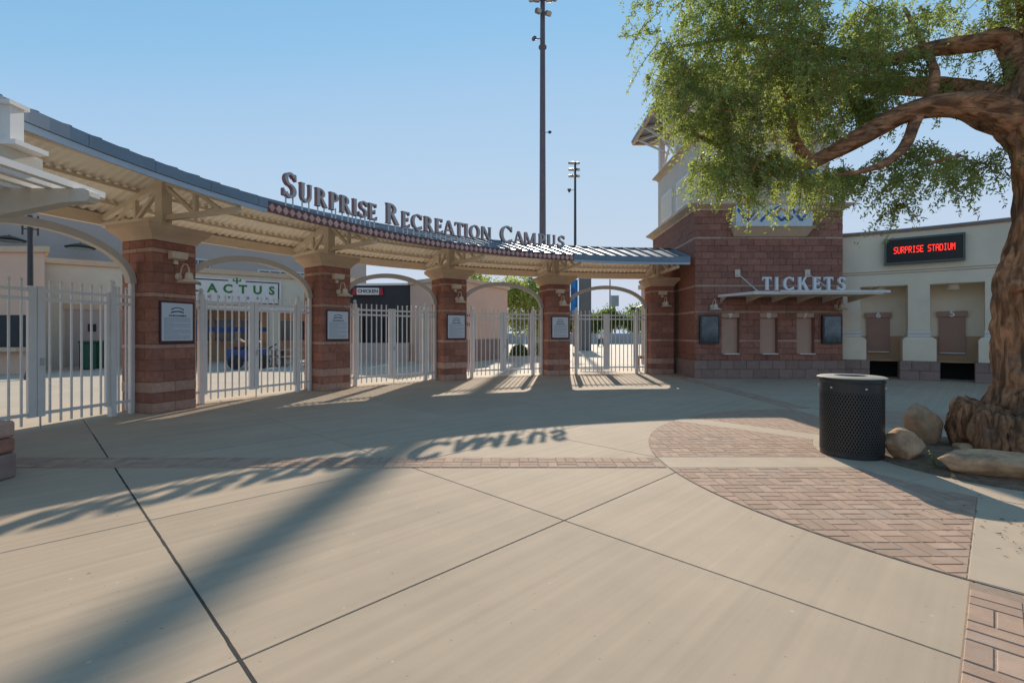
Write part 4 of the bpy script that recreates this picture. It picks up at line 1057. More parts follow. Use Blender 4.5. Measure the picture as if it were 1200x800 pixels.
# ================================================================== THE BIG TREE
tree=thing('shade_tree','old mesquite tree with burled leaning trunk and wide drooping crown in the planter','tree',(6.3,5.95,0))
TL=Vector((6.3,5.95,0))
def knob_tube(path,rad,n=40,seed=0,amp=.12,fl=.06,sub=8):
    # smooth resample
    P=[Vector(p) for p in path]; out=[]; rs=[]
    for i in range(len(P)-1):
        p0=P[max(i-1,0)];p1=P[i];p2=P[i+1];p3=P[min(i+2,len(P)-1)]
        for k in range(sub):
            t=k/sub; q=.5*((2*p1)+(p2-p0)*t+(2*p0-5*p1+4*p2-p3)*t*t+(3*p1-p0-3*p2+p3)*t**3)
            out.append(q); rs.append(rad[i]+(rad[i+1]-rad[i])*t)
    out.append(P[-1]); rs.append(rad[-1])
    vs=[];fs=[]; X=None
    for i,p in enumerate(out):
        t=(out[min(i+1,len(out)-1)]-out[max(i-1,0)]).normalized()
        if X is None: X=t.cross(Vector((.3,1,.2))).normalized()
        X=(X-t*X.dot(t)).normalized(); Y=t.cross(X)
        for k in range(n):
            a=2*math.pi*k/n; d=X*math.cos(a)+Y*math.sin(a); q=p+d*rs[i]
            tw=a*5+i*.16+seed
            f=1+amp*noise.noise(q*2.3+Vector((seed,0,0)))+amp*.6*noise.noise(q*6+Vector((0,seed,0)))+fl*math.sin(tw+2.2*noise.noise(q*1.5))+fl*.7*math.sin(tw*2.3+3*noise.noise(q*3))
            vs.append(p+d*rs[i]*f-TL)
    for i in range(len(out)-1):
        for k in range(n): fs.append((i*n+k,i*n+(k+1)%n,(i+1)*n+(k+1)%n,(i+1)*n+k))
    fs.append(tuple(range(len(vs)-n,len(vs))))
    return vs,fs,out
tm=MB()
def limb(path,rad,**k):
    vs,fs,out=knob_tube(path,rad,**k); tm.add(vs,fs); return out
T0=Vector((6.32,5.98,0))
limb([(6.42,6.0,-.1),(6.42,6.0,.12),(6.40,5.98,.45),(6.40,5.97,.9),(6.40,5.96,1.5),(6.40,5.95,2.1),(6.50,5.95,2.7),(6.54,5.97,3.3),(6.46,5.98,3.8),(6.40,6.0,4.15),(6.55,6.1,4.7)],
     [.76,.64,.46,.35,.36,.36,.26,.22,.26,.32,.22],n=64,amp=.16,fl=.055,sub=10)
# root burls
for (x,y,z,r,s) in ((5.82,5.85,.28,.24,1),(5.72,6.05,.42,.17,2),(6.05,5.55,.25,.28,3),(6.5,5.4,.3,.34,4),(5.88,6.2,.3,.25,5),(6.12,5.70,.62,.20,6),(6.9,5.7,.3,.34,7)):
    bm=bmesh.new(); bmesh.ops.create_icosphere(bm,subdivisions=4,radius=1)
    for v in bm.verts:
        p=v.co.copy(); q=p*1.8+Vector((s*7,0,0)); p*=1+.28*noise.noise(q)+.14*noise.noise(q*2.7)+.05*math.sin(9*math.atan2(p.y,p.x)+3*p.z)
        v.co=Vector((p.x*r,p.y*r,p.z*r*1.5))+Vector((x,y,z))-TL
    tm.add([v.co for v in bm.verts],[[w_.index for w_ in f.verts] for f in bm.faces]); bm.free()
# cut knot on the trunk
def kn(c,d,r,L): 
    limb([c,(Vector(c)+Vector(d)*L*.5),(Vector(c)+Vector(d)*L)],[r*1.1,r,r*.8],n=20,amp=.2,fl=.05,sub=4)
kn((6.2,5.85,2.02),(-.8,-.3,.3),.085,.26)
kn((6.35,5.75,4.05),(-.15,-1,.1),.16,.22)
trunk_mb=tm; tm=MB()
L1=limb([(6.42,6.0,4.05),at(1148,126,6.02),at(1110,124,6.1),at(1070,130,6.2),at(1030,148,6.3),at(985,173,6.4),at(945,192,6.5),at(900,196,6.7),at(850,175,6.9),at(800,150,7.1)],
     [.24,.18,.15,.125,.12,.105,.085,.06,.04,.02],n=28,seed=3,amp=.14,fl=.05)
L2=limb([(6.5,6.1,4.5),at(1180,50,6.3),at(1140,52,6.4),at(1090,58,6.6),at(1040,70,6.8),at(970,60,7.1),at(900,45,7.4),at(830,50,7.7),at(770,60,7.9)],
     [.18,.13,.11,.095,.08,.065,.05,.03,.015],n=24,seed=5,amp=.12,fl=.05)
limb([at(1076,134,6.18),at(1062,168,6.15),at(1042,188,6.1),at(1012,200,6.05),at(980,205,6.0)],[.075,.06,.05,.03,.012],n=14,seed=7)
limb([at(948,190,6.5),at(930,160,6.5),at(926,120,6.6),at(900,60,6.8)],[.075,.06,.05,.02],n=14,seed=8)
limb([(6.45,6.0,4.3),(6.1,6.9,5.0),(5.4,8.0,5.6),(4.8,9.0,6.2)],[.18,.14,.09,.03],n=16,seed=9)
limb([(6.5,6.05,4.3),(7.4,5.6,4.8),(8.4,5.2,5.4),(9.6,5.0,5.9)],[.24,.18,.12,.04],n=18,seed=10)
limb([(6.5,6.05,4.6),(6.7,6.2,5.6),(6.4,6.3,6.8),(6.2,6.5,7.6)],[.22,.16,.10,.03],n=16,seed=11)
limb([(6.5,6.0,4.4),(6.2,5.2,5.2),(5.8,4.4,6.0),(5.2,3.7,6.6)],[.18,.14,.09,.03],n=16,seed=12)
limb([at(1085,128,6.15),at(1095,90,6.3),at(1085,60,6.5),at(1060,10,6.7)],[.07,.055,.04,.02],n=14,seed=13)
limb([at(1125,182,6.1),at(1090,192,6.1),at(1060,204,6.05)],[.02,.015,.006],n=8,seed=14)
trunk_mb.build('trunk',M_bark,tree,smooth='all'); tm.build('limbs',M_limb,tree,smooth='all')
# foliage: drooping twigs of small leaves spread through the crown
rs=np.random.RandomState(5)
CL=[ # (centre, radii, number of twigs)
 (at(808,50,7.0),(.85,.8,.74),185),(at(832,118,6.8),(.72,.7,.50),170),(at(905,30,6.8),(1.10,1.0,.75),260),
 (at(895,112,6.4),(.85,.7,.56),230),(at(965,50,6.5),(.95,.9,.70),220),(at(845,185,6.6),(.40,.4,.26),75),(at(882,190,6.3),(.45,.40,.28),110),(at(930,205,6.3),(.20,.25,.22),30),(at(868,232,6.3),(.10,.2,.12),8),
 (at(965,125,6.9),(.45,.4,.36),80),(at(1010,105,6.8),(.5,.5,.40),70),(at(1050,35,6.7),(.85,.8,.42),100),(at(1065,85,6.7),(.75,.5,.24),50),(at(1000,192,6.4),(.42,.3,.16),40),(at(1070,180,6.2),(.34,.3,.20),46),(at(1040,205,6.1),(.30,.25,.14),34),(at(1055,228,6.1),(.10,.15,.14),12),
 (at(975,205,6.3),(.22,.25,.12),22),(at(1140,172,6.4),(.32,.4,.26),44),(at(1120,205,6.2),(.18,.2,.10),14),(at(1150,92,6.6),(.5,.5,.22),40),(at(1185,20,6.6),(.75,.8,.26),50),(at(1130,0,6.7),(.8,.9,.4),70),
 ((4.2,7.4,6.7),(1.4,1.1,.6),90),((5.6,6.3,7.2),(1.7,1.5,.7),120),((8.2,5.6,6.2),(1.8,1.5,.9),140),((5.2,4.3,6.9),(1.3,1.2,.6),70),((9.6,5.3,5.6),(1.0,1.1,.8),60),((7.2,7.4,6.4),(1.4,1.1,.6),60),
 ((2.7,7.2,6.5),(.8,.8,.5),70)]
V=[];tw=MB()
def twig(p,L,nl):
    d=rs.normal(size=3); d[2]=-abs(d[2])*.6-.35; d/=np.linalg.norm(d)
    k=np.arange(nl); t=(k+.5)/nl
    pos=p[None]+d[None]*(t*L)[:,None]; pos[:,2]-=.35*L*t**2
    pos+=rs.normal(scale=.02,size=(nl,3))
    dr=rs.normal(size=(nl,3)); dr[:,2]-=.45; dr/=np.linalg.norm(dr,axis=1)[:,None]
    nn=rs.normal(size=(nl,3)); s=np.cross(dr,nn); s/=np.linalg.norm(s,axis=1)[:,None]
    ln=rs.uniform(.034,.072,nl)[:,None]; wv=rs.uniform(.007,.0125,nl)[:,None]
    c=pos+dr*ln*.45
    V.append(np.stack([pos,c+s*wv,pos+dr*ln,c-s*wv],1).reshape(-1,3))
    if rs.rand()<.35:
        e=p+d*L; e[2]-=.35*L; m_=p+d*L*.5; m_[2]-=.09*L
        tw.tube([Vector(p-d*.12)-TL,Vector(m_)-TL,Vector(e)-TL],[.0055,.004,.002],4,cap=False)
for c,r,n in CL:
    c=np.array(c); r=np.array(r)
    # sub clumps give light and dark masses with gaps
    ns=max(3,n//11); sc=[]
    while len(sc)<ns:
        q=rs.uniform(-1,1,3)
        if (q**2).sum()<1: sc.append(q)
    for i in range(n):
        q=sc[rs.randint(ns)]+rs.normal(scale=.16,size=3)
        twig(c+q*r,rs.uniform(.22,.55),rs.randint(40,70))
V=np.concatenate(V)-np.array(TL)
me=bpy.data.meshes.new('crown'); nq=len(V)//4
me.vertices.add(len(V)); me.vertices.foreach_set('co',V.astype(np.float32).ravel())
me.loops.add(len(V)); me.loops.foreach_set('vertex_index',np.arange(len(V),dtype=np.int32))
me.polygons.add(nq); me.polygons.foreach_set('loop_start',np.arange(0,len(V),4,dtype=np.int32)); me.polygons.foreach_set('loop_total',np.full(nq,4,dtype=np.int32))
me.materials.append(M_leaf); me.update(calc_edges=True); me.validate()
link('crown',me,tree)
tw.build('twigs',M_bark,tree,fix=False)
print('leaves',nq)

# ================================================================== LIGHT MASTS
def mast(x,y,h,r0,r1,m,label,heads,rot=0):
    t=thing('light_mast',label,'light mast',(x,y,0))
    MB().tube([(0,0,0),(0,0,h*.5),(0,0,h)],[r0,(r0+r1)/2,r1],16).build('pole',m,t,smooth=True)
    MB().lathe([(r0*1.5,0),(r0*1.5,.12),(r0*1.1,.2)],16).build('base_flange',m,t)
    return t
def head(t,c,sz,yaw,tilt):
    b=MB().box((0,0,0),(sz,sz*.75,sz*.75)); me=b.mesh('flood_head',M_head,bevel=sz*.12)
    o=link('flood_head',me,t,c); o.rotation_euler=(tilt,0,yaw)
    f=MB().bx(-sz*.42,sz*.42,-sz*.39,-sz*.376,-sz*.3,sz*.3).build('lens',M_glassl,o)
MX,MY=3.22,51.0
t=mast(MX,MY,41,.39,.23,M_mast,'tall brown-grey stadium light mast rising behind the canopy letters',0)
rr=random.Random(2)
for z in (35.1,36.4,37.7,39.0,40.3):
    w_=1.3 if z>36 else .5
    MB().bx(-w_,w_,-.30,-.18,z-.06,z+.06).build('cross_arm',M_mast,t)
    for xx in ((-1.15,-.62,.62,1.15) if z>36 else (-.5,.55)): head(t,(xx,-.5,z-.15+rr.uniform(-.15,.15)),.62,rr.uniform(-.7,.7),rr.uniform(.25,.6))
MB().bar((0,0,32.5),(-.85,-.2,32.4),.07,.07).build('camera_arm',M_mast,t); MB().box((-.9,-.3,32.35),(.34,.5,.34),.5).build('camera',M_mast,t,bevel=.05)
MB().lathe([(.28,31.4),(.42,31.5),(.42,31.7),(.28,31.75)],16).build('collar',M_mast,t)
MB().bar((0,0,22.65),(.7,-.1,22.65),.05,.05).build('camera_arm',M_mast,t); MB().lathe([(.0,-.18),(.15,-.1),(.19,0),(.15,.1),(.0,.16)],12,(.75,-.1,22.65),cap=False).build('dome_camera',M_mast2,t,smooth=True)
t=mast(7.82,60,22.6,.21,.13,M_mast2,'slim dark light mast with clustered floodlights farther behind the canopy',0)
for z in (21.0,21.8,22.6):
    MB().bx(-.7,.5,-.2,-.12,z-.05,z+.05).build('cross_arm',M_mast2,t)
    for xx in (-.65,-.3,.3): head(t,(xx,-.3,z-.1),.42,rr.uniform(-.6,.6),.4)
MB().bar((0,0,19.4),(-.7,-.1,19.1),.05,.05).build('speaker_arm',M_mast2,t); MB().lathe([(.08,0),(.26,.4)],12,(-.75,-.1,18.95)).build('horn_speaker',M_mast2,t)
MB().bx(.2,1.4,-.2,.2,11.2,11.55).build('junction_box',M_mast2,t)
# far scoreboard pole seen under the arch
t=thing('floodlight_pole','thin far pole carrying a pale rectangular floodlight panel','light mast',(18.2,90,0))
MB().tube([(0,0,0),(0,0,11.6)],[.16,.10],10).build('pole',M_mast2,t)
MB().bx(.2,1.6,-.2,.1,6.6,8.6).build('panel',M_fence,t); MB().tube([(.9,0,0),(.9,0,6.6)],[.1,.1],8).build('second_pole',M_mast2,t)

# ================================================================== BUILDINGS BEHIND THE GATES
def bld(name,label,poly,z1,m,coping=M_tan,ch=.22,cp=.12):
    x,y=poly[0]; t=thing(name,label,'building',(x,y,0)); t['base']=0
    del t['base']
    P=[(p[0]-x,p[1]-y) for p in poly]
    MB().prism(P,0,z1).build('wall',m,t)
    MB().prism(inset(-cp,P if sum(P[i][0]*P[(i+1)%len(P)][1]-P[(i+1)%len(P)][0]*P[i][1] for i in range(len(P)))>0 else P[::-1]),z1+.002,z1+ch).build('coping',coping,t)
    return t,Vector((x,y,0))
def along(p,q,u,off):                                   # point on facade p->q, pushed off to the viewer side
    p=Vector(p);q=Vector(q); d=(q-p).normalized(); n=Vector((d.y,-d.x)); return p+d*u+n*off
# concession building with recessed front and cactus sign
F0,F1=(-20.6,21.5),(-9.7,29.5)
fd=(Vector(F1)-Vector(F0)).normalized(); fn=Vector((fd.y,-fd.x)); FLn=(Vector(F1)-Vector(F0)).length; frz=math.atan2(fd.y,fd.x)
t=thing('concession_building','pale green-white stucco building with tan coping behind the fourth gateway','building',(*F0,0),frz); conc=t
# local: x along facade, -y towards the viewer
def part(n,x0,x1,y0,y1,z0,z1,m,par=None,**k): return MB().bx(x0,x1,y0,y1,z0,z1).build(n,m,par or conc,**k)
part('wall',-1,4.2,0,6,0,4.62,M_pale); part('upper_wall',4.2,FLn,0,6,2.87,4.62,M_pale); part('rear_wall',4.2,FLn,3.0,6,0,2.865,M_pink)
for x in (4.5,9.2,12.9): part('pier',x-.28,x+.28,.02,.6,0,2.865,M_pale)
part('coping',-1.1,FLn+.1,-.15,6.1,4.622,4.86,M_tan)
part('soffit_band',4.5,FLn,-.06,-.002,2.80,2.95,M_pwhite)
d=part('roll_door',.6,2.6,-.05,-.002,0,2.6,M_grey); part('door_header',.5,2.7,-.10,-.052,2.6,2.85,M_tan,d); part('door_plate',1.35,1.65,-.07,-.052,1.6,1.95,M_dark,d)
for x in (5.3,6.6,7.9,10.0,11.2): 
    wv=part('serving_hatch',x,x+1.0,2.95,2.999,1.1,2.3,M_win); part('frame',x-.06,x+1.06,2.92,2.948,2.3,2.4,M_tan,wv)
part('valance',4.9,9.0,.62,.70,1.62,1.86,M_bluep)
part('counter',4.9,12.8,2.3,2.94,0,.95,M_wing2)
# taller stand behind
g0=Vector(F0)+Vector((-fn.x,-fn.y))*6.3-fd*6; 
t=thing('grandstand','tall grey stadium building standing behind the concession buildings','building',(g0.x,g0.y,0),frz)
MB().bx(0,22.6,0,8,0,8.3).build('wall',M_grey,t); MB().bx(-.1,22.7,-.12,8.1,8.302,8.5).build('coping',M_tan,t)
f=MB().bx(8.9,12.6,-.06,-.002,5.55,6.15).build('window_band',M_pwhite,t)
for k in range(6): MB().bx(9.0+k*.6,9.55+k*.6,-.075,-.062,5.62,6.08).build('pane',M_win,f)
f=MB().bx(15.3,18.6,-.06,-.002,5.1,5.75).build('window_band',M_pwhite,t)
for k in range(5): MB().bx(15.4+k*.64,15.98+k*.64,-.075,-.062,5.17,5.68).build('pane',M_win,f)
for k,(x,z) in enumerate(((6.6,6.2),(3.9,6.3),(3.2,5.7))):
    p=g0+Vector((fd.x,fd.y))*x; 
    l=thing('stand_lamp','dark disc lamp on the grey stadium wall above the pergola side gateway','lamp',(p.x+fn.x*.02,p.y+fn.y*.02,z),frz,'disc lamps on the grey stadium wall')
    MB().bar((0,0,.1),(0,-1.1,.15),.07,.07).build('arm',M_bmetal,l); MB().lathe([(.62,0),(.66,.06),(.25,.22),(.06,.26)],22,(0,-1.1,-.12)).build('lamp_shade',M_bmetal,l,smooth=True); MB().lathe([(.5,-.02),(.52,0)],22,(0,-1.1,-.13)).build('diffuser',M_pwhite,l)
# panel on the grey wall and a black lamp post in front of it
f=MB().bx(7.6,9.6,-.30,-.002,4.75,5.55).build('equipment_panel',M_grey,t); MB().bx(8.0,8.6,-.32,-.301,4.82,5.0).build('badge',M_bluep,f); MB().bx(9.0,9.3,-.32,-.301,5.1,5.3).build('badge',M_pwhite,f)
lp=thing('lamp_post','black lamp post with twin side bars rising behind the pergola side gateway','lamp post',(-15.9,16,0),.5)
MB().tube([(0,0,0),(0,0,5.4)],[.085,.075],12).build('pole',M_bmetal,lp,smooth=True)
MB().lathe([(.16,0),(.16,.1),(.10,.3)],12).build('base',M_bmetal,lp)
for s in (-1,1):
    MB().tube([(s*.19,0,4.75),(s*.19,0,5.4)],.03,8).build('side_bar',M_bmetal,lp)
    for z in (4.95,5.3): MB().bar((0,0,z),(s*.19,0,z),.035,.035).build('cross_bar',M_bmetal,lp)
# pink tan near block
t,o=bld('service_block','pink tan stucco service block with tan coping beyond the pergola',[(-34,18.2),(-17.55,18.2),(-21.6,22),(-34,22)],4.55,M_pink)
f=MB().bx(13.2,15.8,-.05,-.002,1.0,2.2).build('hatch',M_dark,t); MB().bx(13.1,15.9,-.5,-.052,.85,1.0).build('shelf',M_tan,f)
# cactus sign
sg0=along(F0,F1,5.2,.09)
cs=thing('cactus_sign','white sign board with black border and green letters CACTUS on the pale building','sign',(sg0.x,sg0.y,3.05),frz)
MB().bx(-.25,4.3,-.03,.06,0,1.35).build('board',M_pwhite,cs)
for x0,x1,z0,z1 in ((-.15,1.75,1.22,1.28),(2.55,4.2,1.22,1.28),(-.15,4.2,.06,.12),(-.15,-.09,.12,1.22),(4.14,4.2,.12,1.22)): MB().bx(x0,x1,-.045,-.031,z0,z1).build('border',M_print,cs)
for k,ch in enumerate('CACTUS'):
    link('letter',text_mesh(ch,.62,.006,'letter',M_green,bold=.022),cs,(.32+k*.70,-.038,.80))
for k,ch in enumerate('CANTEEN'): pass
b=MB(); rr=random.Random(6)
for k in range(8):
    x=.38+k*.45; b.bx(x,x+.025,-.04,-.031,.30,.43); b.bx(x+.055,x+.08,-.04,-.031,.30,.43); b.bx(x+.0255,x+.0545,-.039,-.031,(.405,.355,.30)[k%3],(.43,.378,.325)[k%3])
b.build('small_print',M_print,cs)
b=MB(); b.bx(2.10,2.18,-.045,-.031,1.10,1.42); b.bx(1.95,2.01,-.045,-.031,1.22,1.36); b.bx(2.27,2.33,-.045,-.031,1.22,1.36); b.bx(2.01,2.10,-.044,-.032,1.22,1.27); b.bx(2.18,2.27,-.044,-.032,1.22,1.27); b.build('cactus_emblem',M_green,cs)
# charcoal stand with chicken sign
t,o=bld('charcoal_kiosk','charcoal walled food kiosk behind the third gateway',[(-9.6,27.4),(-5.7,27.0),(-5.4,31),(-9.3,31)],4.2,M_char,M_pwhite,.12,.1)
for x in (.5,1.6,2.7): 
    f=MB().bx(x,x+.8,-.35-.02*x,-.02,.9,2.4).build('serving_window',M_dark,t)
MB().bx(-.05,3.95,-.9,-.42,0,1.0).build('counter',M_grey,t)
cs=thing('chicken_sign','white CHICKEN sign with red ends on the charcoal kiosk','sign',(-8.02,27.0,3.86),.12)
MB().bx(-.60,.60,-.06,.25,-.19,.19).build('board',M_pwhite,cs)
link('lettering',text_mesh('CHICKEN',.255,.006,'lettering',M_print,bold=.006),cs,(0,-.068,0))
for s in (-1,1): MB().add([(s*.605,-.05,-.20),(s*.85,-.05,-.20),(s*.76,-.05,.24),(s*.605,-.05,.12),(s*.605,.2,-.20),(s*.85,.2,-.20),(s*.76,.2,.24),(s*.605,.2,.12)],[(0,1,2,3),(7,6,5,4),(0,4,5,1),(1,5,6,2),(2,6,7,3),(3,7,4,0)]).build('emblem',M_redp if s<0 else M_redp,cs)
# white and pink corner building
t,o=bld('corner_building','white and pink stucco corner building with dark base behind the second gateway',[(-5.65,26.9),(-2.9,24.4),(-.28,30.0),(-4.5,33)],4.2,M_pink)
d2=(Vector((-.28,30.0))-Vector((-2.9,24.4))).normalized(); n2=Vector((d2.y,-d2.x))
for q in range(1): 
    a=Vector((-2.9,24.4))-o.xy+n2*.03; b_=Vector((-.28,30.0))-o.xy+n2*.03
    MB().bar((a.x,a.y,.6),(b_.x,b_.y,.6),.05,1.2).build('dado',M_pstone,t)
    for u in (1.4,1.9):
        p=Vector((-2.9,24.4))-o.xy+n2*.03+d2*u
        for z in (2.0,2.5): MB().box((p.x,p.y,z),(.25,.06,.18),math.atan2(d2.y,d2.x)).build('wall_plate',M_dark,t)
# annex behind the tower
t,o=bld('tower_annex','pink stucco annex wall behind the ticket tower',[(6.55,20.2),(10.5,20.2),(10.5,24.2),(6.45,24.2)],3.7,M_pink)
MB().bar((-.1,3.6,2.9),(-.55,3.5,2.75),.05,.05).build('camera_arm',M_bmetal,t); MB().box((-.6,3.4,2.72),(.16,.3,.14),.5).build('camera',M_bmetal,t,bevel=.02)
# grey pillar and blue banner
pt=thing('concrete_pillar','dark grey concrete pillar standing behind the first gateway','pillar',(6.62,44,0))
MB().bx(-.5,.5,-.5,.5,0,6.6).build('shaft',M_pillar,pt,bevel=.03); MB().bx(-.6,.6,-.6,.6,6.602,6.8).build('cap',M_pillar,pt)
bn=thing('banner','bright blue vertical banner hanging beside the concrete pillar','banner',(5.62,43.8,6.35))
MB().bx(-.3,.9,-.03,.03,-.0,.06).build('bracket',M_galv,bn)
vs=[];fs=[]
for k in range(13):
    z=-.01-3.3*k/12; y=.04*math.sin(k*.9)
    for th in (-.006,.006): vs += [(-.32,y+th,z),(.32,y*.6+th,z)]
for k in range(12): fs += [(k*4,k*4+1,k*4+5,k*4+4),(k*4+2,k*4+6,k*4+7,k*4+3),(k*4,k*4+4,k*4+6,k*4+2),(k*4+1,k*4+3,k*4+7,k*4+5)]
MB().add(vs,fs).build('cloth',M_banner,bn,smooth='all')
MB().bx(-.28,.05,-.065,-.055,-1.5,-.75).build('emblem',M_bluep,bn)
# far perimeter wall
fw=thing('perimeter_wall','far grey perimeter wall across the sunlit paving','wall',(8,72,0))
for k in range(8): MB().bx(-14+k*4+.02,-14+k*4+3.98,-.1,.1,0,1.55).build('panel',M_fence,fw)
# green bins
for k,(px,dd) in enumerate(((103,20.5),(116,21.3))):
    X=(px-600)/FPX*dd; bi=thing('green_bin',['tall dark green litter bin beside the roll-up door','dark green litter bin standing farther from the roll-up door'][k],'litter bin',(X,dd,0),frz,'green bins by the pale building')
    MB().bx(-.26,.26,-.26,.26,.02,1.1).build('body',M_bin,bi,bevel=.03); MB().bx(-.29,.29,-.29,.29,1.102,1.2).build('lid',M_bin,bi,bevel=.03)
    for q in (-.13,.13): MB().bx(q-.02,q+.02,-.29,-.262,.1,1.05).build('rib',M_bin,bi)
# cart and barrels behind fourth gateway
ct=thing('vending_cart','blue wheeled vending cart with brown sacks behind the fourth gateway','cart',(-11.4,20.9,0),frz)
MB().bx(-.75,.75,-.4,.4,.35,.85).build('box',M_bluep,ct,bevel=.04)
for q in (-.5,.5):
    w_=MB().lathe([(.28,-.04),(.30,-.03),(.30,.03),(.28,.04)],18); me=w_.mesh('wheel',M_dark); me.transform(Matrix.Rotation(R_(90),4,'X')); link('wheel',me,ct,(q,-.44,.31)); 
for q,s in ((-.35,.32),(.2,.36)):
    MB().lathe([(.2*s/.3,0),(.30*s/.3,.12),(.28*s/.3,.3),(.12*s/.3,.42),(.05,.46)],14,(q,0,.852)).build('sack',M_wood,ct,smooth=True)
MB().bar((.75,0,.8),(1.15,0,1.05),.05,.05).build('handle',M_dark,ct)
for k,(px,dd) in enumerate(((318,22.5),(335,23.2))):
    X=(px-600)/FPX*dd; bi=thing('picnic_table',['grey picnic table nearer the cart in the concession court','grey picnic table farther from the cart in the court'][k],'table',(X,dd,0),frz+.2,'picnic tables in the concession court')
    MB().bx(-.8,.8,-.35,.35,.72,.77).build('top',M_grey,bi); 
    for s in (-1,1): MB().bx(-.8,.8,s*.62-.13,s*.62+.13,.42,.46).build('bench',M_grey,bi)
    for s in (-.55,.55): MB().bar((s,-.62,.4),(s,.62,.4),.05,.05).build('crossbar',M_grey,bi); MB().bx(s-.04,s+.04,-.2,.2,0,.715).build('leg',M_grey,bi)
sh_=thing('low_barrier','small brown wooden barrier standing behind the first gateway','barrier',(5.3,19.5,0))
for s in (-.22,.22):
    MB().bar((s,-.18,0),(s,0,.52),.05,.04).build('leg',M_wood,sh_); MB().bar((s,.18,0),(s,0,.52),.05,.04).build('leg',M_wood,sh_)
MB().bx(-.32,.32,-.03,.03,.5,.62).build('rail',M_wood,sh_)

# ================================================================== BACKGROUND TREES
def bg_tree(x,y,h,cr,seed,label,m=M_leaf2,nl=5200,ls=.16,group=None):
    t=thing('leafy_tree',label,'tree',(x,y,0),0,group); r=np.random.RandomState(seed)
    b=MB(); b.tube([(0,0,0),(.05,0,h*.35),(0,.05,h*.6)],[.16,.12,.06],8)
    for k in range(5):
        a=r.uniform(0,6.28); b.tube([(0,0,h*.35),(math.cos(a)*cr*.5,math.sin(a)*cr*.5,h*.65)],[.08,.03],6)
    b.build('trunk',M_bark,t)
    cs_=r.normal(size=(26,3)); cs_/=np.linalg.norm(cs_,axis=1)[:,None]; cs_*=r.uniform(.45,.95,(26,1)); cs_*=np.array([cr,cr,h*.36])
    idx=r.randint(0,26,nl); p=cs_[idx]+r.normal(scale=cr*.16,size=(nl,3)); p[:,2]+=h*.62
    d=r.normal(size=(nl,3)); d/=np.linalg.norm(d,axis=1)[:,None]; s=np.cross(d,r.normal(size=(nl,3))); s/=np.linalg.norm(s,axis=1)[:,None]
    L=r.uniform(.6,1.1,(nl,1))*ls; V=np.stack([p-d*L,p+s*L*.45,p+d*L,p-s*L*.45],1).reshape(-1,3)
    me=bpy.data.meshes.new('crown'); me.from_pydata(V.tolist(),[],[(i*4,i*4+1,i*4+2,i*4+3) for i in range(nl)]); me.materials.append(m); link('crown',me,t)
bg_tree(1.3,36,6.2,2.6,1,'bushy green tree beyond the pink corner building',M_leaf,9000,.15)
bg_tree(-2.6,40,7.2,2.2,2,'green tree rising behind the pink corner building roof',M_leaf,6000,.16)
bg_tree(3.4,50,4.6,2.2,3,'small tree beside the tall light mast foot',M_leaf2,4000,.16)
for k,(x,y,h,c) in enumerate(((9,84,6.2,3.2),(13.5,86,5.6,3.0),(17.5,85,6.0,3.2),(22,84,6.4,3.4),(5,83,6.6,3.4),(26,80,6.8,3.2))):
    bg_tree(x,y,h,c,20+k,'dark green tree in the row behind the perimeter wall',M_leaf2,3600,.28,'trees behind the perimeter wall')
bg_tree(16.2,20.6,6.3,1.3,40,'yellow-green tree top showing above the ticket wing roof',M_leaf,4200,.09)
def shrub(x,y,r,h,label,m):
    t=thing('shrub',label,'shrub',(x,y,0),0,'shrubs along the rear path'); rr=np.random.RandomState(int(x*10+y)); nl=2600
    p=rr.normal(size=(nl,3)); p/=np.linalg.norm(p,axis=1)[:,None]; p*=rr.uniform(.6,1,(nl,1)); p[:,2]=np.abs(p[:,2]); p*=np.array([r,r,h])
    d=rr.normal(size=(nl,3)); d/=np.linalg.norm(d,axis=1)[:,None]; s=np.cross(d,rr.normal(size=(nl,3))); s/=np.linalg.norm(s,axis=1)[:,None]; L=.07
    V=np.stack([p-d*L,p+s*L*.4,p+d*L,p-s*L*.4],1).reshape(-1,3)
    me=bpy.data.meshes.new('foliage'); me.from_pydata(V.tolist(),[],[(i*4,i*4+1,i*4+2,i*4+3) for i in range(nl)]); me.materials.append(m); link('foliage',me,t)
    MB().tube([(0,0,0),(0,0,h*.6)],[.05,.02],6).build('stem',M_bark,t)
shrub(1.9,34,.9,.9,'low yellow-green shrub in front of the bushy green tree',M_leaf); shrub(.5,33.5,.7,.8,'low dark shrub at the foot of the bushy green tree',M_leaf2)

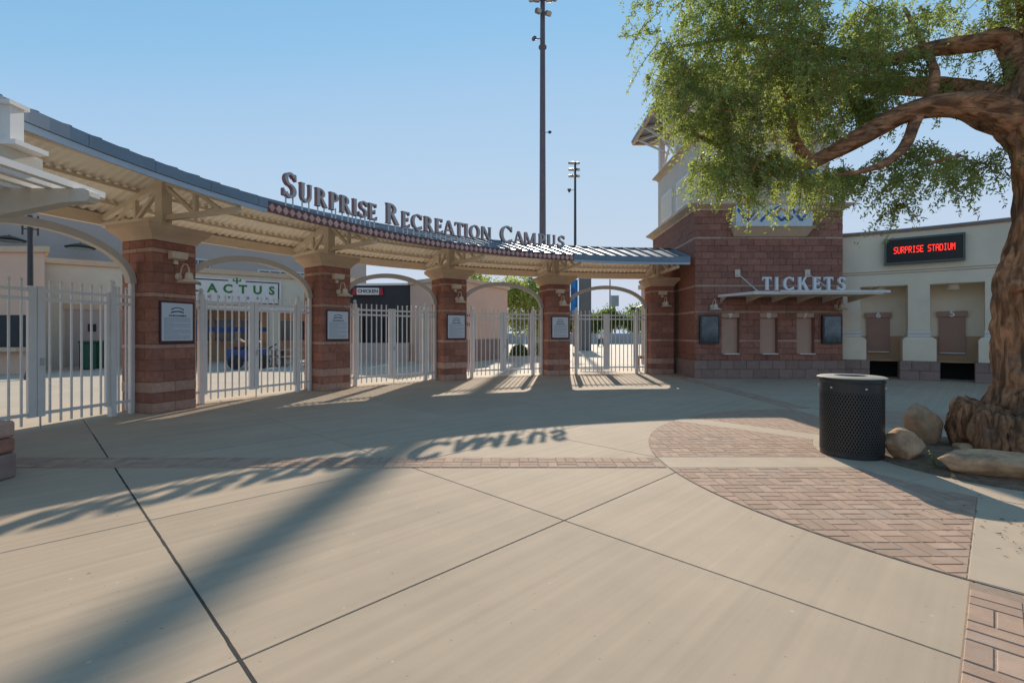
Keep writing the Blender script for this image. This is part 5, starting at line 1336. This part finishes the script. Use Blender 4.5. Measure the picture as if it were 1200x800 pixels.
# ================================================================== PEOPLE (far, two walkers)
def person(x,y,rz,label,shirt,trou):
    t=thing('person',label,'person',(x,y,0),rz,None)
    J={'pel':(0,0,.95),'ch':(0,.01,1.32),'nk':(0,.0,1.50),'hd':(0,-.01,1.62),'ht':(0,0,1.74),
       'sl':(-.18,0,1.42),'el':(-.25,.03,1.13),'hl':(-.24,-.08,.88),'fl':(-.24,-.10,.80),'sr':(.18,0,1.42),'er':(.26,-.02,1.13),'hr':(.25,-.12,.90),'fr':(.25,-.14,.82),
       'kl':(-.10,-.10,.52),'al':(-.10,.02,.09),'tl':(-.10,-.14,.04),'kr':(.10,.02,.52),'ar':(.10,.22,.12),'tr':(.10,.08,.05),'pl':(-.09,0,.90),'pr':(.09,0,.90)}
    Rr={'pel':.15,'ch':.16,'nk':.06,'hd':.10,'ht':.08,'sl':.075,'el':.05,'hl':.035,'fl':.03,'sr':.075,'er':.05,'hr':.035,'fr':.03,'kl':.065,'al':.045,'tl':.035,'kr':.065,'ar':.045,'tr':.035,'pl':.10,'pr':.10}
    E=[('pel','ch'),('ch','nk'),('nk','hd'),('hd','ht'),('ch','sl'),('sl','el'),('el','hl'),('hl','fl'),('ch','sr'),('sr','er'),('er','hr'),('hr','fr'),('pel','pl'),('pl','kl'),('kl','al'),('al','tl'),('pel','pr'),('pr','kr'),('kr','ar'),('ar','tr')]
    ks=list(J); me=bpy.data.meshes.new('body'); me.from_pydata([J[k] for k in ks],[(ks.index(a),ks.index(b)) for a,b in E],[])
    o=link('body',me,None); md=o.modifiers.new('s','SKIN'); sv_=me.skin_vertices[0].data
    for i,k in enumerate(ks): sv_[i].radius=(Rr[k],Rr[k]); sv_[i].use_root=(k=='pel')
    o.modifiers.new('d','SUBSURF').levels=1
    dg=bpy.context.evaluated_depsgraph_get(); dg.update(); m2=bpy.data.meshes.new_from_object(o.evaluated_get(dg)); bpy.data.objects.remove(o)
    m2.materials.clear()
    for m in (M_skin,shirt,trou,M_dark): m2.materials.append(m)
    for p in m2.polygons:
        z=p.center.z; ax=abs(p.center.x)
        p.material_index=3 if z>1.66 or z<.1 else (0 if (z>1.48 or (ax>.2 and z<1.12)) else (1 if z>.95 else 2)); p.use_smooth=True
    zm=min(v.co.z for v in m2.vertices); b=link('body',m2,t); b.location.z=-zm
person(10.2,57,.3,'person in a white shirt and dark trousers walking on the far paving',M_pwhite,M_dark)
person(11.0,58,-.5,'person in a pale grey shirt walking beside the one in white',M_notice,M_dark)
